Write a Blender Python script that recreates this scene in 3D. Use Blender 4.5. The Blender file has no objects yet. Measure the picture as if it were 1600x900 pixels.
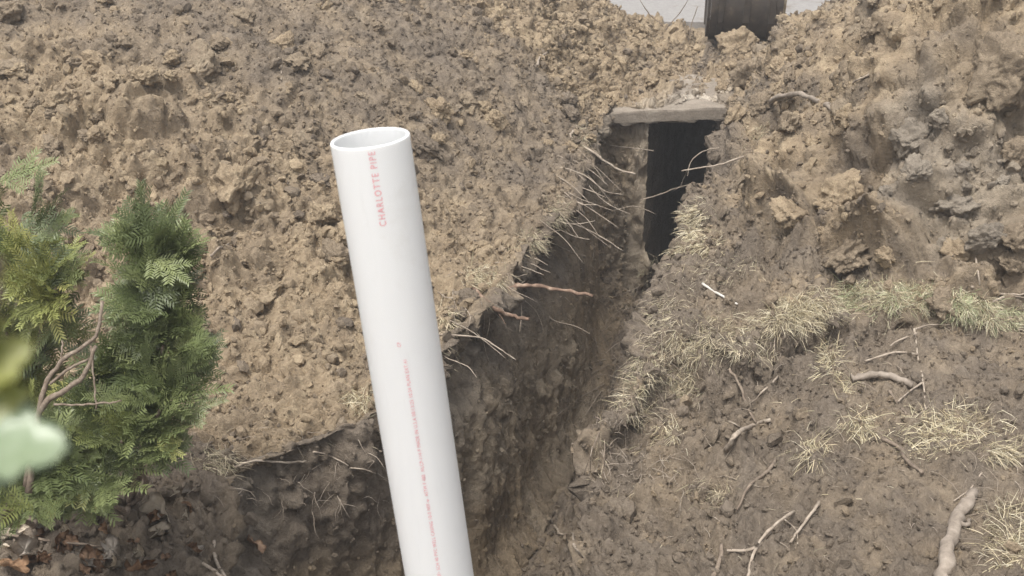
import bpy, bmesh, math, random
import numpy as np
from mathutils import Vector, Matrix, Quaternion
from mathutils.bvhtree import BVHTree

random.seed(7)
rng = np.random.default_rng(7)
R = math.radians
scene = bpy.context.scene
COL = scene.collection

# ------------------------------------------------------------------ camera
HC, PITCH, F = 2.04, R(25.0), 1716.0            # eye height (m), tilt below the horizon, focal length in photo pixels
cam_d = bpy.data.cameras.new('camera')
cam_d.sensor_width = 36.0
cam_d.lens = 36.0 * F / 1600.0
cam_d.clip_start, cam_d.clip_end = 0.02, 2000.0
cam_d.dof.use_dof = True
cam_d.dof.focus_distance = 3.6
cam_d.dof.aperture_fstop = 9.0
cam = bpy.data.objects.new('camera', cam_d)
COL.objects.link(cam)
cam.location = (0, 0, HC)
cam.rotation_euler = (R(90) - PITCH, 0, 0)
scene.camera = cam

# ------------------------------------------------------------------ sky, sun, exposure (overcast)
SUN_EL, SUN_AZ = R(68), R(212)                  # azimuth clockwise from +Y: light from the right, a little behind the camera
w = bpy.data.worlds.new('World'); scene.world = w; w.use_nodes = True
nt = w.node_tree; nt.nodes.clear()
sky = nt.nodes.new('ShaderNodeTexSky'); sky.sky_type = 'NISHITA'; sky.sun_disc = False
sky.sun_elevation = SUN_EL; sky.sun_rotation = SUN_AZ
sky.air_density = 1.0; sky.dust_density = 6.0; sky.ozone_density = 1.0
hsv = nt.nodes.new('ShaderNodeHueSaturation'); hsv.inputs['Saturation'].default_value = 0.22
bg = nt.nodes.new('ShaderNodeBackground'); bg.inputs['Strength'].default_value = 0.15
wo = nt.nodes.new('ShaderNodeOutputWorld')
nt.links.new(sky.outputs['Color'], hsv.inputs['Color'])
nt.links.new(hsv.outputs['Color'], bg.inputs['Color'])
nt.links.new(bg.outputs['Background'], wo.inputs['Surface'])
sun_d = bpy.data.lights.new('sun', 'SUN'); sun_d.energy = 1.5; sun_d.angle = R(20); sun_d.color = (1.0, 0.96, 0.9)
sun = bpy.data.objects.new('sun', sun_d); COL.objects.link(sun)
sdir = Vector((math.sin(SUN_AZ) * math.cos(SUN_EL), math.cos(SUN_AZ) * math.cos(SUN_EL), math.sin(SUN_EL)))
sun.rotation_euler = sdir.to_track_quat('Z', 'Y').to_euler(); sun.location = sdir * 20
scene.view_settings.view_transform = 'Standard'
scene.view_settings.look = 'None'
scene.view_settings.exposure = 0.70
scene.view_settings.gamma = 1.0
scene.cycles.use_denoising = True
scene.cycles.denoising_prefilter = 'NONE'
scene.cycles.max_bounces = 5
scene.cycles.diffuse_bounces = 3

# ------------------------------------------------------------------ helpers: where a photo pixel lies in the place
CF = np.array([0, math.cos(PITCH), -math.sin(PITCH)]); CU = np.array([0, math.sin(PITCH), math.cos(PITCH)])
def ray(px, py):
    return np.array([(px - 800) / F, 0, 0]) + CU * ((450 - py) / F) + CF
def at_depth(px, py, d):
    return np.array([0, 0, HC]) + ray(px, py) * d
def at_z(px, py, z):
    r = ray(px, py); return np.array([0, 0, HC]) + r * ((z - HC) / r[2])

def tag(o, label=None, cat=None, group=None, kind=None):
    if label: o['label'] = label
    if cat: o['category'] = cat
    if group: o['group'] = group
    if kind: o['kind'] = kind
    return o
def link(o, parent=None):
    COL.objects.link(o)
    if parent is not None: o.parent = parent
    return o
def empty(name, loc):
    o = bpy.data.objects.new(name, None); o.location = loc; o.empty_display_size = 0.1
    return link(o)
def mesh_np(name, V, Fc, mat, smooth=True):
    """mesh from numpy: V (n,3), Fc (m,3|4)"""
    me = bpy.data.meshes.new(name)
    V = np.asarray(V, np.float32); Fc = np.asarray(Fc, np.int32)
    k = Fc.shape[1]
    me.vertices.add(len(V)); me.vertices.foreach_set('co', V.ravel())
    me.loops.add(Fc.size); me.loops.foreach_set('vertex_index', Fc.ravel())
    me.polygons.add(len(Fc))
    me.polygons.foreach_set('loop_start', np.arange(0, Fc.size, k, dtype=np.int32))
    me.polygons.foreach_set('use_smooth', np.full(len(Fc), smooth, bool))
    me.update(calc_edges=True); me.validate()
    if mat: me.materials.append(mat)
    return me
class MB:
    """collects quads/tris of mixed shapes into one mesh"""
    def __init__(s): s.v = []; s.f = []
    def add(s, vs, fs):
        b = len(s.v); s.v.extend([tuple(map(float, p)) for p in vs]); s.f.extend([tuple(b + i for i in q) for q in fs])
    def box(s, c, d, M=None):
        c = Vector(c); hx, hy, hz = d[0] / 2, d[1] / 2, d[2] / 2
        vs = [Vector((x, y, z)) for x in (-hx, hx) for y in (-hy, hy) for z in (-hz, hz)]
        vs = [(M @ p if M else p) + c for p in vs]
        s.add(vs, [(0, 1, 3, 2), (4, 6, 7, 5), (0, 4, 5, 1), (2, 3, 7, 6), (0, 2, 6, 4), (1, 5, 7, 3)])
    def build(s, name, mat, parent=None, smooth=False, bevel=0):
        me = bpy.data.meshes.new(name); me.from_pydata(s.v, [], s.f); me.update()
        if smooth:
            for p in me.polygons: p.use_smooth = True
        me.materials.append(mat)
        o = link(bpy.data.objects.new(name, me), parent)
        if bevel:
            m = o.modifiers.new('bevel', 'BEVEL'); m.width = bevel; m.segments = 2; m.limit_method = 'ANGLE'
        return o

# ------------------------------------------------------------------ numpy noise
def h2(ix, iy, seed):
    n = (ix.astype(np.int64) * 374761393 + iy.astype(np.int64) * 668265263 + seed * 974634777) & 0xFFFFFFFF
    n = ((n ^ (n >> 13)) * 1274126177) & 0xFFFFFFFF
    n = ((n ^ (n >> 15)) * 2246822519) & 0xFFFFFFFF
    return ((n ^ (n >> 16)) & 0xFFFFFF) / float(0x1000000)
def vn(x, y, seed=0):
    ix = np.floor(x); iy = np.floor(y); fx = x - ix; fy = y - iy
    fx = fx * fx * fx * (fx * (fx * 6 - 15) + 10); fy = fy * fy * fy * (fy * (fy * 6 - 15) + 10)
    a = h2(ix, iy, seed); b = h2(ix + 1, iy, seed); c = h2(ix, iy + 1, seed); d = h2(ix + 1, iy + 1, seed)
    return (a + (b - a) * fx) * (1 - fy) + (c + (d - c) * fx) * fy
def fbm(x, y, scale, octv=4, seed=0, gain=0.5):
    t = 0.0; a = 1.0; s = 0.0; k = 1.0 / scale
    for o in range(octv):
        t = t + a * (vn(x * k + 17.3 * o, y * k - 9.1 * o, seed + o) - 0.5); s += a; a *= gain; k *= 2.03
    return t / s * 2
def lumps(x, y, cell, seed, fill=1.0):
    """rounded, tilted lumps of varied size; height in metres"""
    gx = x / cell; gy = y / cell
    ix = np.floor(gx); iy = np.floor(gy); best = np.zeros_like(x)
    for i in (-1, 0, 1):
        for j in (-1, 0, 1):
            cx = ix + i; cy = iy + j
            r1 = h2(cx, cy, seed); r2 = h2(cx, cy, seed + 1); r3 = h2(cx, cy, seed + 2); r4 = h2(cx, cy, seed + 3)
            dx = gx - (cx + 0.1 + 0.8 * r1); dy = gy - (cy + 0.1 + 0.8 * r2)
            ang = r4 * 6.283; ca = np.cos(ang); sa = np.sin(ang)
            ex = ca * dx + sa * dy; ey = (-sa * dx + ca * dy) * (1.0 + 0.7 * r1)
            rr = 0.28 + 0.5 * r3 * r3 + 0.1 * r2
            q = 1 - (ex * ex + ey * ey) / (rr * rr)
            hgt = rr * 0.8 * np.sqrt(np.maximum(q, 0)) * (r4 < fill) + (q > 0) * (r4 < fill) * (dx * (r1 - .5) + dy * (r2 - .5)) * 0.9
            best = np.maximum(best, hgt)
    return best * cell
def sstep(a, b, x):
    t = np.clip((x - a) / (b - a), 0, 1); return t * t * (3 - 2 * t)

# ------------------------------------------------------------------ materials
def new_mat(name):
    m = bpy.data.materials.new(name); m.use_nodes = True
    t = m.node_tree; b = t.nodes['Principled BSDF']
    return m, t, b
def N(t, typ, **kw):
    n = t.nodes.new(typ)
    for k, v in kw.items(): setattr(n, k, v)
    return n
def mixc(t, fac, a, b, blend='MIX'):
    n = t.nodes.new('ShaderNodeMix'); n.data_type = 'RGBA'; n.blend_type = blend
    for sock, v in ((n.inputs[0], fac), (n.inputs[6], a), (n.inputs[7], b)):
        if isinstance(v, (int, float)): sock.default_value = v
        elif isinstance(v, tuple): sock.default_value = (*v, 1) if len(v) == 3 else v
        else: t.links.new(v, sock)
    return n.outputs[2]
def noise(t, vec, scale, detail=4, rough=0.6):
    n = t.nodes.new('ShaderNodeTexNoise'); n.inputs['Scale'].default_value = scale
    n.inputs['Detail'].default_value = detail; n.inputs['Roughness'].default_value = rough
    if vec is not None: t.links.new(vec, n.inputs['Vector'])
    return n.outputs['Fac']
def ramp(t, fac, stops):
    n = t.nodes.new('ShaderNodeValToRGB'); e = n.color_ramp.elements
    while len(e) < len(stops): e.new(0.5)
    for el, (p, c) in zip(e, stops):
        el.position = p; el.color = (*c, 1) if len(c) == 3 else c
    t.links.new(fac, n.inputs['Fac']); return n.outputs['Color']
def bump(t, b, height, strength, dist):
    n = t.nodes.new('ShaderNodeBump'); n.inputs['Strength'].default_value = strength; n.inputs['Distance'].default_value = dist
    t.links.new(height, n.inputs['Height']); t.links.new(n.outputs['Normal'], b.inputs['Normal'])

TOPSOIL = [(0.25, (0.098, 0.079, 0.061)), (0.5, (0.175, 0.143, 0.111)), (0.75, (0.275, 0.230, 0.180))]
CLAY = [(0.25, (0.172, 0.130, 0.086)), (0.5, (0.332, 0.258, 0.173)), (0.78, (0.54, 0.435, 0.293))]
GREY = [(0.25, (0.155, 0.136, 0.112)), (0.5, (0.265, 0.236, 0.196)), (0.78, (0.39, 0.347, 0.288))]
def soil_nodes(t, b, zone, coord):
    n1 = noise(t, coord, 9, 5, 0.65); n2 = noise(t, coord, 55, 4, 0.7); n3 = noise(t, coord, 320, 3, 0.7)
    m = t.nodes.new('ShaderNodeMath'); m.operation = 'MULTIPLY_ADD'; m.inputs[1].default_value = 0.45
    t.links.new(n2, m.inputs[0])
    m2 = t.nodes.new('ShaderNodeMath'); m2.operation = 'MULTIPLY'; m2.inputs[1].default_value = 0.55
    t.links.new(n1, m2.inputs[0]); t.links.new(m2.outputs[0], m.inputs[2])
    f = m.outputs[0]
    top = ramp(t, f, TOPSOIL); clay = ramp(t, f, CLAY); grey = ramp(t, f, GREY)
    sep = t.nodes.new('ShaderNodeSeparateColor'); t.links.new(zone, sep.inputs[0])
    c = mixc(t, sep.outputs[1], top, clay)
    c = mixc(t, sep.outputs[2], c, grey)
    pale = ramp(t, n3, [(0.64, (0, 0, 0)), (0.78, (1, 1, 1))])
    pm = t.nodes.new('ShaderNodeMath'); pm.operation = 'MULTIPLY'; pm.inputs[1].default_value = 0.35
    t.links.new(pale, pm.inputs[0])
    c = mixc(t, pm.outputs[0], c, (0.45, 0.38, 0.29))
    c = mixc(t, sep.outputs[0], c, (0.55, 0.49, 0.41))      # dry pale dust / crushed concrete on the slab
    t.links.new(c, b.inputs['Base Color'])
    b.inputs['Roughness'].default_value = 0.95; b.inputs['Specular IOR Level'].default_value = 0.12
    n4 = noise(t, coord, 38, 9, 0.72)
    bump(t, b, n4, 1.0, 0.022)
m_soil, t, b = new_mat('soil')
at = N(t, 'ShaderNodeAttribute', attribute_name='zone')
tc = N(t, 'ShaderNodeTexCoord')
soil_nodes(t, b, at.outputs['Color'], tc.outputs['Object'])

m_soil_inst, t, b = new_mat('soil_crumb')
at = N(t, 'ShaderNodeAttribute', attribute_name='zone', attribute_type='INSTANCER')
g = N(t, 'ShaderNodeNewGeometry')
soil_nodes(t, b, at.outputs['Color'], g.outputs['Position'])

def soil_plain(name, zone):
    m, t, b = new_mat(name)
    rgb = N(t, 'ShaderNodeRGB'); rgb.outputs[0].default_value = (*zone, 1)
    tc = N(t, 'ShaderNodeTexCoord'); g = N(t, 'ShaderNodeNewGeometry')
    soil_nodes(t, b, rgb.outputs[0], g.outputs['Position'])
    return m
m_clod_tan = soil_plain('clod_clay', (0, 0.95, 0))
m_clod_mid = soil_plain('clod_mixed', (0, 0.55, 0.05))
m_clod_brown = soil_plain('clod_topsoil', (0, 0.12, 0))
m_clod_grey = soil_plain('clod_grey', (0, 0.35, 0.6))
m_tunnel = soil_plain('soil_deep', (0, 0.25, 0.4))

# ------------------------------------------------------------------ terrain: trench, banks and spoil heaps, one sheet out to the horizon
K = 0.68
AX = np.array([0.317, 0.948]); PX = np.array([0.948, -0.317])      # along and across the trench
# (photo pixel, height/K) of points read on the ground before the trench was cut
CTRL = [
 # left heap
 (300,650,.0),(150,700,.0),(0,650,.05),(300,560,.06),(100,560,.1),(0,450,.3),(300,450,.22),(150,450,.25),(450,450,.16),(500,560,.02),
 (0,300,.65),(150,300,.62),(300,300,.56),(450,300,.5),(560,330,.36),(0,150,1.05),(200,150,1.0),(400,150,.9),(600,150,.78),(650,300,.3),(600,450,.08),
 (0,0,1.5),(200,0,1.45),(400,0,1.4),(600,0,1.22),(720,0,1.1),(720,150,.62),(760,260,.2),(690,400,.05),(740,440,.0),(820,330,.0),(870,260,.05),
 (850,150,.42),(850,80,.62),(850,0,.95),(900,200,.06),(945,165,-.01),(960,100,.28),(955,0,.62),(1000,60,.25),
 (1040,150,.085),(985,154,.10),(1110,145,.07),(1040,110,.02),(1040,55,.08),(1080,95,.0),(1110,125,-.04),(1100,155,-.05),(1140,165,-.04),(1150,90,.02),(1190,105,.02),(1225,90,.12),
 # right heap
 (1295,10,.62),(1200,150,.3),(1180,250,.1),(1200,300,.12),(1250,350,.22),(1250,250,.5),(1300,150,.74),(1260,80,.5),(1120,300,.0),(1060,380,.0),
 (1400,440,.03),(1400,350,.32),(1400,250,.68),(1400,200,.92),(1400,150,1.02),(1400,60,1.3),(1400,0,1.5),
 (1560,440,.06),(1550,350,.36),(1550,220,1.0),(1560,80,1.42),(1560,0,1.65),(1250,430,.03),(1200,400,.05),(1320,400,.16),
 # right bank
 (1010,440,-.03),(1100,480,.06),(1200,480,.1),(1400,480,.06),(1560,490,.05),(980,560,-.02),(1060,560,.03),(1200,560,-.02),(1400,560,.03),(1600,560,.05),
 (1000,680,-.05),(1100,700,-.04),(1300,700,.0),(1500,700,.04),(1000,800,-.10),(1060,880,-.08),(1200,880,-.05),(1400,880,.0),(1600,880,.04),(1150,620,-.03),
 # near left
 (320,760,-.02),(250,850,-.02),(100,850,.0),(0,900,.0),(280,900,-.03),
]
cp = np.array([at_z(px, py, z * K) for px, py, z in CTRL])
# crests and backs of the heaps and the level ground around, beyond the frame
extra = [(-3.6,7.6,1.15),(-2.0,8.0,1.1),(-.6,8.6,.95),(.4,9.0,.45),(-4.6,6.0,1.2),(-4.2,4.4,.75),(-3.2,3.2,.15),(-5.5,8.0,.8),(-2.5,10.5,.1),(0.2,10.2,.05),
         (1.0,9.9,.02),(1.7,9.8,.0),(2.6,9.6,.05),(3.1,8.4,.5),(3.6,7.0,1.1),(3.4,5.8,1.15),(4.6,6.0,.7),(4.4,8.2,.3),(3.0,4.3,.1),(4.5,3.5,0),(3.0,2.0,0),
         (1.2,1.2,0),(-1.4,1.4,0),(-3,1.5,0),(0,0,0),(2.5,0,0),(-2.5,0,0),(-6.5,4,.1),(-7.5,8,.1),(6,5,.0),(6,9,0),(-5,11,0),(5,11,0),
         (0,11.5,-.02),(2,11.5,-.02),(4,11.5,-.02),(-3,12,-.02),(0,13,-.02),(9,0,0),(-9,0,0),(-9,12,-.02),(9,12,-.02),(0,20,-.02),(12,20,-.02),(-12,20,-.02),(0,-10,0),(14,-8,0),(-14,-8,0)]
cp = np.vstack([cp, np.array(extra)])
CC = 0.10
def phi(dx, dy): return -np.sqrt(dx * dx + dy * dy + CC)
A = phi(cp[:, None, 0] - cp[None, :, 0], cp[:, None, 1] - cp[None, :, 1]) + 0.06 * np.eye(len(cp))
n = len(cp); A = np.block([[A, np.ones((n, 1))], [np.ones((1, n)), np.zeros((1, 1))]])
wts = np.linalg.solve(A, np.append(cp[:, 2], 0.0))
LEDGE = np.array([at_z(px, py, .03)[:2] for px, py in ((940,650),(985,612),(1040,556),(1100,556),(1160,562),(1230,532),(1290,512),(1330,522),(1400,502),(1480,506),(1600,522),(1700,530))])
def H(x, y):
    out = np.zeros(x.shape) + wts[-1]
    for k in range(n): out += wts[k] * phi(x - cp[k, 0], y - cp[k, 1])
    # torn edge of the turf on the right bank: a ledge about a hand high
    d = y - np.interp(x, LEDGE[:, 0], LEDGE[:, 1]) + .05 * fbm(x, y, .3, 4, 701) + .02 * fbm(x, y, .07, 3, 702)
    hgt = np.interp(x, [.15, .38, 1.2, 1.5, 2.3, 2.6], [0, .13, .13, .07, .05, 0])
    out = out + hgt * (sstep(-.03, .035, d) - .55) * np.exp(-(d / .75) ** 2)
    far = sstep(14, 18, np.hypot(x, y - 4)); return out * (1 - far) - 0.02 * far

S_SLAB = 7.05
def uL(s): return np.interp(s, [.6, 1.3, 1.9, 2.25, 2.6, 3.0, 3.3, 5.5, 6.5, 12], [-1.2, -1.40, -1.50, -1.62, -1.84, -1.56, -1.50, -1.50, -1.63, -1.63])
def uR(s): return np.interp(s, [.6, 1.3, 1.8, 2.3, 3.0, 5.5, 6.5, 12], [-.6, -.3, -.35, -.64, -.70, -.77, -.86, -.86])
def depth_floor(s): return -1.46 * sstep(0.8, 1.3, s) + 0.05 * np.sin(s * 2.1)

def spaced(segs):
    out = [segs[0][0]]
    for a, b_, d0, d1 in segs:
        x = a
        while x < b_ - 1e-6:
            tt = (x - a) / (b_ - a); x = x + d0 + (d1 - d0) * tt; out.append(min(x, b_))
    return np.unique(np.round(np.array(out), 5))
rows_s = spaced([(-400, -60, 80, 40), (-60, -4, 12, 3), (-4, 1.2, .8, .12), (1.2, 1.9, .03, .009), (1.9, 4.5, .0075, .0105), (4.5, S_SLAB, .0105, .019)])
NT = 46
rows_b = spaced([(S_SLAB + .03, 8.9, .013, .022), (8.9, 11, .035, .15), (11, 16, .2, 1), (16, 60, 2, 15), (60, 900, 40, 300)])
vl = spaced([(0, .4, .0065, .007), (.4, 3.3, .0075, .011), (3.3, 4.6, .012, .12), (4.6, 10, .2, 1.5), (10, 60, 3, 20), (60, 700, 40, 250)])[::-1]
vr = spaced([(0, .5, .006, .0065), (.5, 1.9, .0065, .0085), (1.9, 3.2, .01, .12), (3.2, 9, .2, 1.5), (9, 60, 3, 20), (60, 700, 40, 250)])
nw, nf_, nr = 120, 38, 90
# column descriptors
kind = np.concatenate([np.zeros(len(vl)), np.ones(nw), np.full(nf_, 2), np.full(nr, 3), np.full(len(vr), 4)]).astype(int)
par = np.concatenate([vl, (np.arange(nw) + .5) / nw, (np.arange(nf_) + .5) / nf_, (np.arange(nr) + .5) / nr, vr])
NC = len(kind)
bco = np.concatenate([-vl, par[kind == 1] * 1.15, 1.15 + par[kind == 2] * .6, .77 - 1.15 * (1 - par[kind == 3]), .77 + vr])  # nominal arc length
bfr = np.concatenate([vl * 0, par[kind == 1] * .4, .4 + par[kind == 2] * .2, .6 + par[kind == 3] * .4, vr * 0 + 1])

srow = np.concatenate([rows_s, np.full(NT, S_SLAB), rows_b])
trow = np.concatenate([np.zeros(len(rows_s)), np.linspace(0.02, 1, NT), np.ones(len(rows_b))])
aco = np.concatenate([rows_s, S_SLAB + trow[len(rows_s):len(rows_s) + NT] * 1.15, rows_b + 1.15])
NR = len(srow)
S2, K2 = np.meshgrid(srow, kind, indexing='ij'); T2 = np.meshgrid(trow, par, indexing='ij')[0]; P2 = np.meshgrid(srow, par, indexing='ij')[1]
Acoord, Bcoord = np.meshgrid(aco, bco, indexing='ij')
l = uL(S2); r_ = uR(S2)
wob = 0.05 * fbm(S2, S2 * 0 + 3.3, .5, 4, 91) + 0.03 * fbm(S2, S2 * 0 + 3.3, .12, 3, 92)
wob2 = 0.05 * fbm(S2, S2 * 0 + 8.3, .6, 4, 93) + 0.025 * fbm(S2, S2 * 0 + 8.3, .12, 3, 94)
inn = sstep(1.0, 1.6, S2) * (1 - sstep(6.3, 6.9, S2))
l = l + wob * inn; r_ = r_ + wob2 * inn
def to_xy(s, u): return s * AX[0] + u * PX[0], s * AX[1] + u * PX[1]
shear = np.exp(-((S2 - S_SLAB) / .6) ** 2) * 0.36
U = np.where(K2 == 0, l + (-1.5 - l) * sstep(.2, 1.6, P2) - P2, np.where(K2 == 4, r_ + (-.77 - r_) * sstep(.2, 1.4, P2) + P2, l))
Ucl = np.where(K2 == 1, l, np.where(K2 == 2, l + (r_ - l) * P2, np.where(K2 == 3, r_, U)))
Ss = S2 + shear * (np.clip(Ucl, l, r_) - l)
zl = H(*to_xy(Ss[:, :1], l[:, :1])); zr = H(*to_xy(Ss[:, -1:], r_[:, :1]))
zf = depth_floor(S2[:, :1]) + zl * 0
zf = np.minimum(zf, np.minimum(zl, zr) - .002)
dep = np.maximum(-zf, 0)
# wall profiles
P = P2
undercut = 0.12 * sstep(2.95, 3.3, S2) * np.exp(-((P - .16) / .10) ** 2) * (1 + .6 * fbm(S2, P * 0, .35, 3, 51)) * sstep(1.5, 2.2, S2)
cornr = np.exp(-((S2 - 2.2) / .32) ** 2)
lipn = np.clip(.55 + 1.1 * fbm(S2, S2 * 0 + 1.7, .45, 4, 191), 0, 1.3) * sstep(2.95, 3.3, S2) * (1 - sstep(6.2, 6.8, S2))
lw = .085 * lipn * np.exp(-(P / .085) ** 2) - undercut * (1 - cornr) + (0.10 + .30 * cornr) * P + 0.10 * sstep(.8, 1, P) ** 2
rw = 0.16 * (1 - np.exp(-P * 9)) * 0 - (0.13 * P + 0.14 * sstep(.78, 1, P) ** 2 + 0.05 * np.exp(-((P - .08) / .06) ** 2) * 0)
lipr = np.clip(.5 + 1.2 * fbm(S2, S2 * 0 + 5.7, .35, 4, 195), 0, 1.4) * sstep(2.2, 2.6, S2) * (1 - sstep(6.2, 6.8, S2))
U = U + np.where(K2 == 0, .085 * lipn * np.exp(-P2 / .16), 0) - np.where(K2 == 4, .07 * lipr * np.exp(-P2 / .12), 0)
Ut = U.copy(); Zt = np.zeros_like(U)
m1 = K2 == 1; m2 = K2 == 2; m3 = K2 == 3
Ut = np.where(m1, l + lw * np.minimum(dep, 1), Ut)
Zt = np.where(m1, zl + (zf - zl) * P, Zt)
ub0 = l + 0.20 + .30 * cornr; ub1 = r_ - 0.27
floor_h = zf + 0.05 * np.abs(2 * P - 1) ** 2
Ut = np.where(m2, ub0 + (ub1 - ub0) * P, Ut); Zt = np.where(m2, zf, Zt)
Pr = 1 - P
rwv = -(0.13 * Pr + 0.14 * sstep(.78, 1, Pr) ** 2) - .07 * lipr * np.exp(-(Pr / .10) ** 2)
Ut = np.where(m3, r_ + rwv * np.minimum(dep, 1), Ut); Zt = np.where(m3, zr + (zf - zr) * Pr, Zt)
# top surface used where the trench is closed (behind the slab front)
frac = np.broadcast_to(bfr[None, :], S2.shape)
Bcoord = np.where((T2 > .999) & (K2 >= 1) & (K2 <= 3), frac * .77, Bcoord)
Utop = np.where((K2 >= 1) & (K2 <= 3), l + (r_ - l) * frac, U)
X0, Y0 = to_xy(Ss, U)
Ztop = H(*to_xy(Ss, Utop))
# bank edges roll over into the trench
roll_r = -0.05 * np.exp(-P2 / .05) * (K2 == 4) * inn - 0.05 * (K2 == 3) * inn * (1 - Pr)
roll_l = -0.035 * np.exp(-P2 / .06) * (K2 == 0) * inn - 0.035 * (K2 == 1) * inn * (1 - P)
Zsurf = np.where((K2 == 0) | (K2 == 4), Ztop, Zt) + roll_r + roll_l
Uf = Ut * (1 - T2) + Utop * T2; Zfz = Zsurf * (1 - T2) + Ztop * T2
Sf = Ss + 0.02 * T2 * ((S2 == S_SLAB) & (trow[:, None] > 0))
Xf, Yf = to_xy(Sf, Uf)
BASE = np.stack([Xf, Yf, Zfz], -1)

# zone masks in the ground plane
def blob(px, py, z, rx, ry, rot=0):
    c = at_z(px, py, z * K); dx = Xf - c[0]; dy = Yf - c[1]
    ca, sa = math.cos(rot), math.sin(rot); ex = ca * dx + sa * dy; ey = -sa * dx + ca * dy
    return np.exp(-((ex / rx) ** 2 + (ey / ry) ** 2))
near = sstep(1.2, 1.8, S2) * (1 - sstep(9.5, 11, S2))
lf = (K2 == 0); rt = (K2 == 4); wall_l = m1 & (T2 < .5); closed = (T2 > .5) & ~lf & ~rt
heapL = np.where(lf, sstep(.0, .07, P2) * sstep(2.45, 2.85, S2 + .15 * fbm(S2, P2, .3, 2, 881)), 0) * near
heapB = np.where(S2 > 6.6, 1.0, 0) * near                            # heap behind the slab
fine = np.clip(1.1 * blob(640, 60, 1.0, .85, 1.1) + .9 * blob(760, 150, .6, .5, .7) + .8 * blob(470, 40, 1.2, .6, .6) + .6 * blob(880, 190, .2, .25, .5) + .75 * blob(300, 20, 1.35, .9, .55) + .6 * blob(80, 40, 1.3, .7, .5), 0, 1) * (S2 > 3)
heapR = np.where(rt, sstep(.0, .16, Zfz - 0.02 + .04 * fbm(Xf, Yf, .4, 3, 77)) * sstep(3.6, 4.4, S2), 0) * near
bankR = np.where(rt, 1 - heapR, 0) * near * (S2 < 6.6)
bush_ground = np.where(lf, 1 - sstep(2.5, 2.9, S2), 0) * near
# displacement
a_, b_ = Acoord, Bcoord
big = fbm(a_, b_, .9, 4, 1); mid = fbm(a_, b_, .22, 4, 5); sm = fbm(a_, b_, .05, 3, 9)
L1 = lumps(a_, b_, .19, 11, .55); L2 = lumps(a_, b_, .085, 21, .8); L3 = lumps(a_ + .013 * sm, b_, .036, 31, .9); L0 = lumps(a_, b_, .42, 41, .7)
patch = sstep(-.25, .3, fbm(a_, b_, .8, 3, 61))
clL = np.maximum(heapL * (1 - .85 * fine), heapB * (1 - heapR) * .65)
D = np.zeros_like(U)
bil = np.abs(fbm(a_, b_, .16, 5, 101, .55)); bil2 = np.abs(fbm(a_, b_, .42, 5, 111, .55)); gr = fbm(a_, b_, .022, 2, 121)
L4 = lumps(a_, b_ + .01 * sm, .021, 131, .9)
D += (.07 * big + .03 * mid + .010 * sm + .006 * gr) * (heapL + heapB * (1 - heapL)) * (1 - .4 * fine)
D += clL * (1.25 * L1 * (.1 + .9 * patch) + 1.15 * L2 * (.25 + .75 * patch) + .9 * L3 + .7 * L4 + .12 * bil - .07)
D += fine * heapL * (.25 * L2 + .5 * L3 + .6 * L4 + .006 * gr)
D += heapR * (.09 * big + .05 * mid + .012 * sm + .006 * gr + .22 * bil2 + .07 * bil + 1.1 * L0 * blob(1420, 320, .5, 1.1, .8) + .16 * bil2 * blob(1400, 300, .5, 1.0, .7) + .7 * L1 + .6 * L2 + .8 * L3 + .6 * L4 - .05)
calm = np.clip(blob(1500, 600, .03, .55, .5) + .6 * blob(1380, 800, .0, .5, .28) + .7 * blob(1560, 860, .0, .4, .3), 0, 1)
rough = (1 - .72 * calm)
D += bankR * (.10 * big + .09 * mid * rough + .016 * sm + .010 * gr + .16 * bil * rough + .95 * L1 * patch * rough + .9 * L2 * (.3 + .7 * patch) * rough + .75 * L3 * rough + .75 * L4 - .03)
D += bush_ground * (.02 * big + .02 * mid + .010 * sm + .005 * gr + .04 * bil + .5 * L2 * patch + .8 * L3 + .7 * L4)
streak = fbm(a_ * 1.0 + b_ * .22, b_ * .10, .035, 4, 71) ; streak2 = fbm(a_ + b_ * .25, b_ * .16, .12, 4, 73)
wl = (m1 | m3) & (T2 < .999) & (S2 > 1.3)
topw = np.exp(-(np.where(m1, P, Pr) / .16) ** 2)
D += wl * (1 - .5 * m1 * sstep(5.0, 5.9, S2)) * (.045 * big + .06 * streak2 + .022 * streak + .02 * mid + .009 * sm + .004 * gr + .5 * L2 * sstep(.5, .8, vn(a_ * 4, b_ * 4, 5)) + .4 * L3 + .4 * L4 + topw * (.10 * bil + .05 * mid + .7 * L2 + .4 * L3 - .04))
gully = fbm(a_ + .35 * b_, b_ * .22, .16, 4, 171); gully2 = fbm(a_ + .3 * b_, b_ * .25, .4, 3, 175)
D += heapR * (.05 * gully + .11 * gully2) + fine * heapL * (.035 * gully + .05 * gully2)
rimL = np.where(lf, np.exp(-P2 / .10), 0) * inn
D += rimL * (.08 * mid + .10 * bil + .9 * L2 + .8 * L3 + .8 * L4 + .012 * gr + .02 * sm - .03)
face = (S2 == S_SLAB) & (T2 > 0) & (T2 < 1) & ~lf & ~rt
D = np.where(face, .05 * fbm(Uf, Zfz, .25, 4, 401) + .02 * fbm(Uf, Zfz, .05, 3, 402) + .4 * lumps(Uf, Zfz, .05, 403, .7), D)
D += (m2 & (T2 < .5)) * (.04 * big + .03 * mid + .5 * L1 + .6 * L2 + .6 * L3) * near
D += closed * near * (.3 * L2 + .4 * L3 + .01 * mid) * .6
D *= near
dA = np.gradient(BASE, axis=0); dB = np.gradient(BASE, axis=1)
NRM = np.cross(dB, dA); NRM /= np.maximum(np.linalg.norm(NRM, axis=-1, keepdims=True), 1e-9)
NRM = np.where((NRM[..., 2:3] < -.2), -NRM, NRM)
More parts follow.
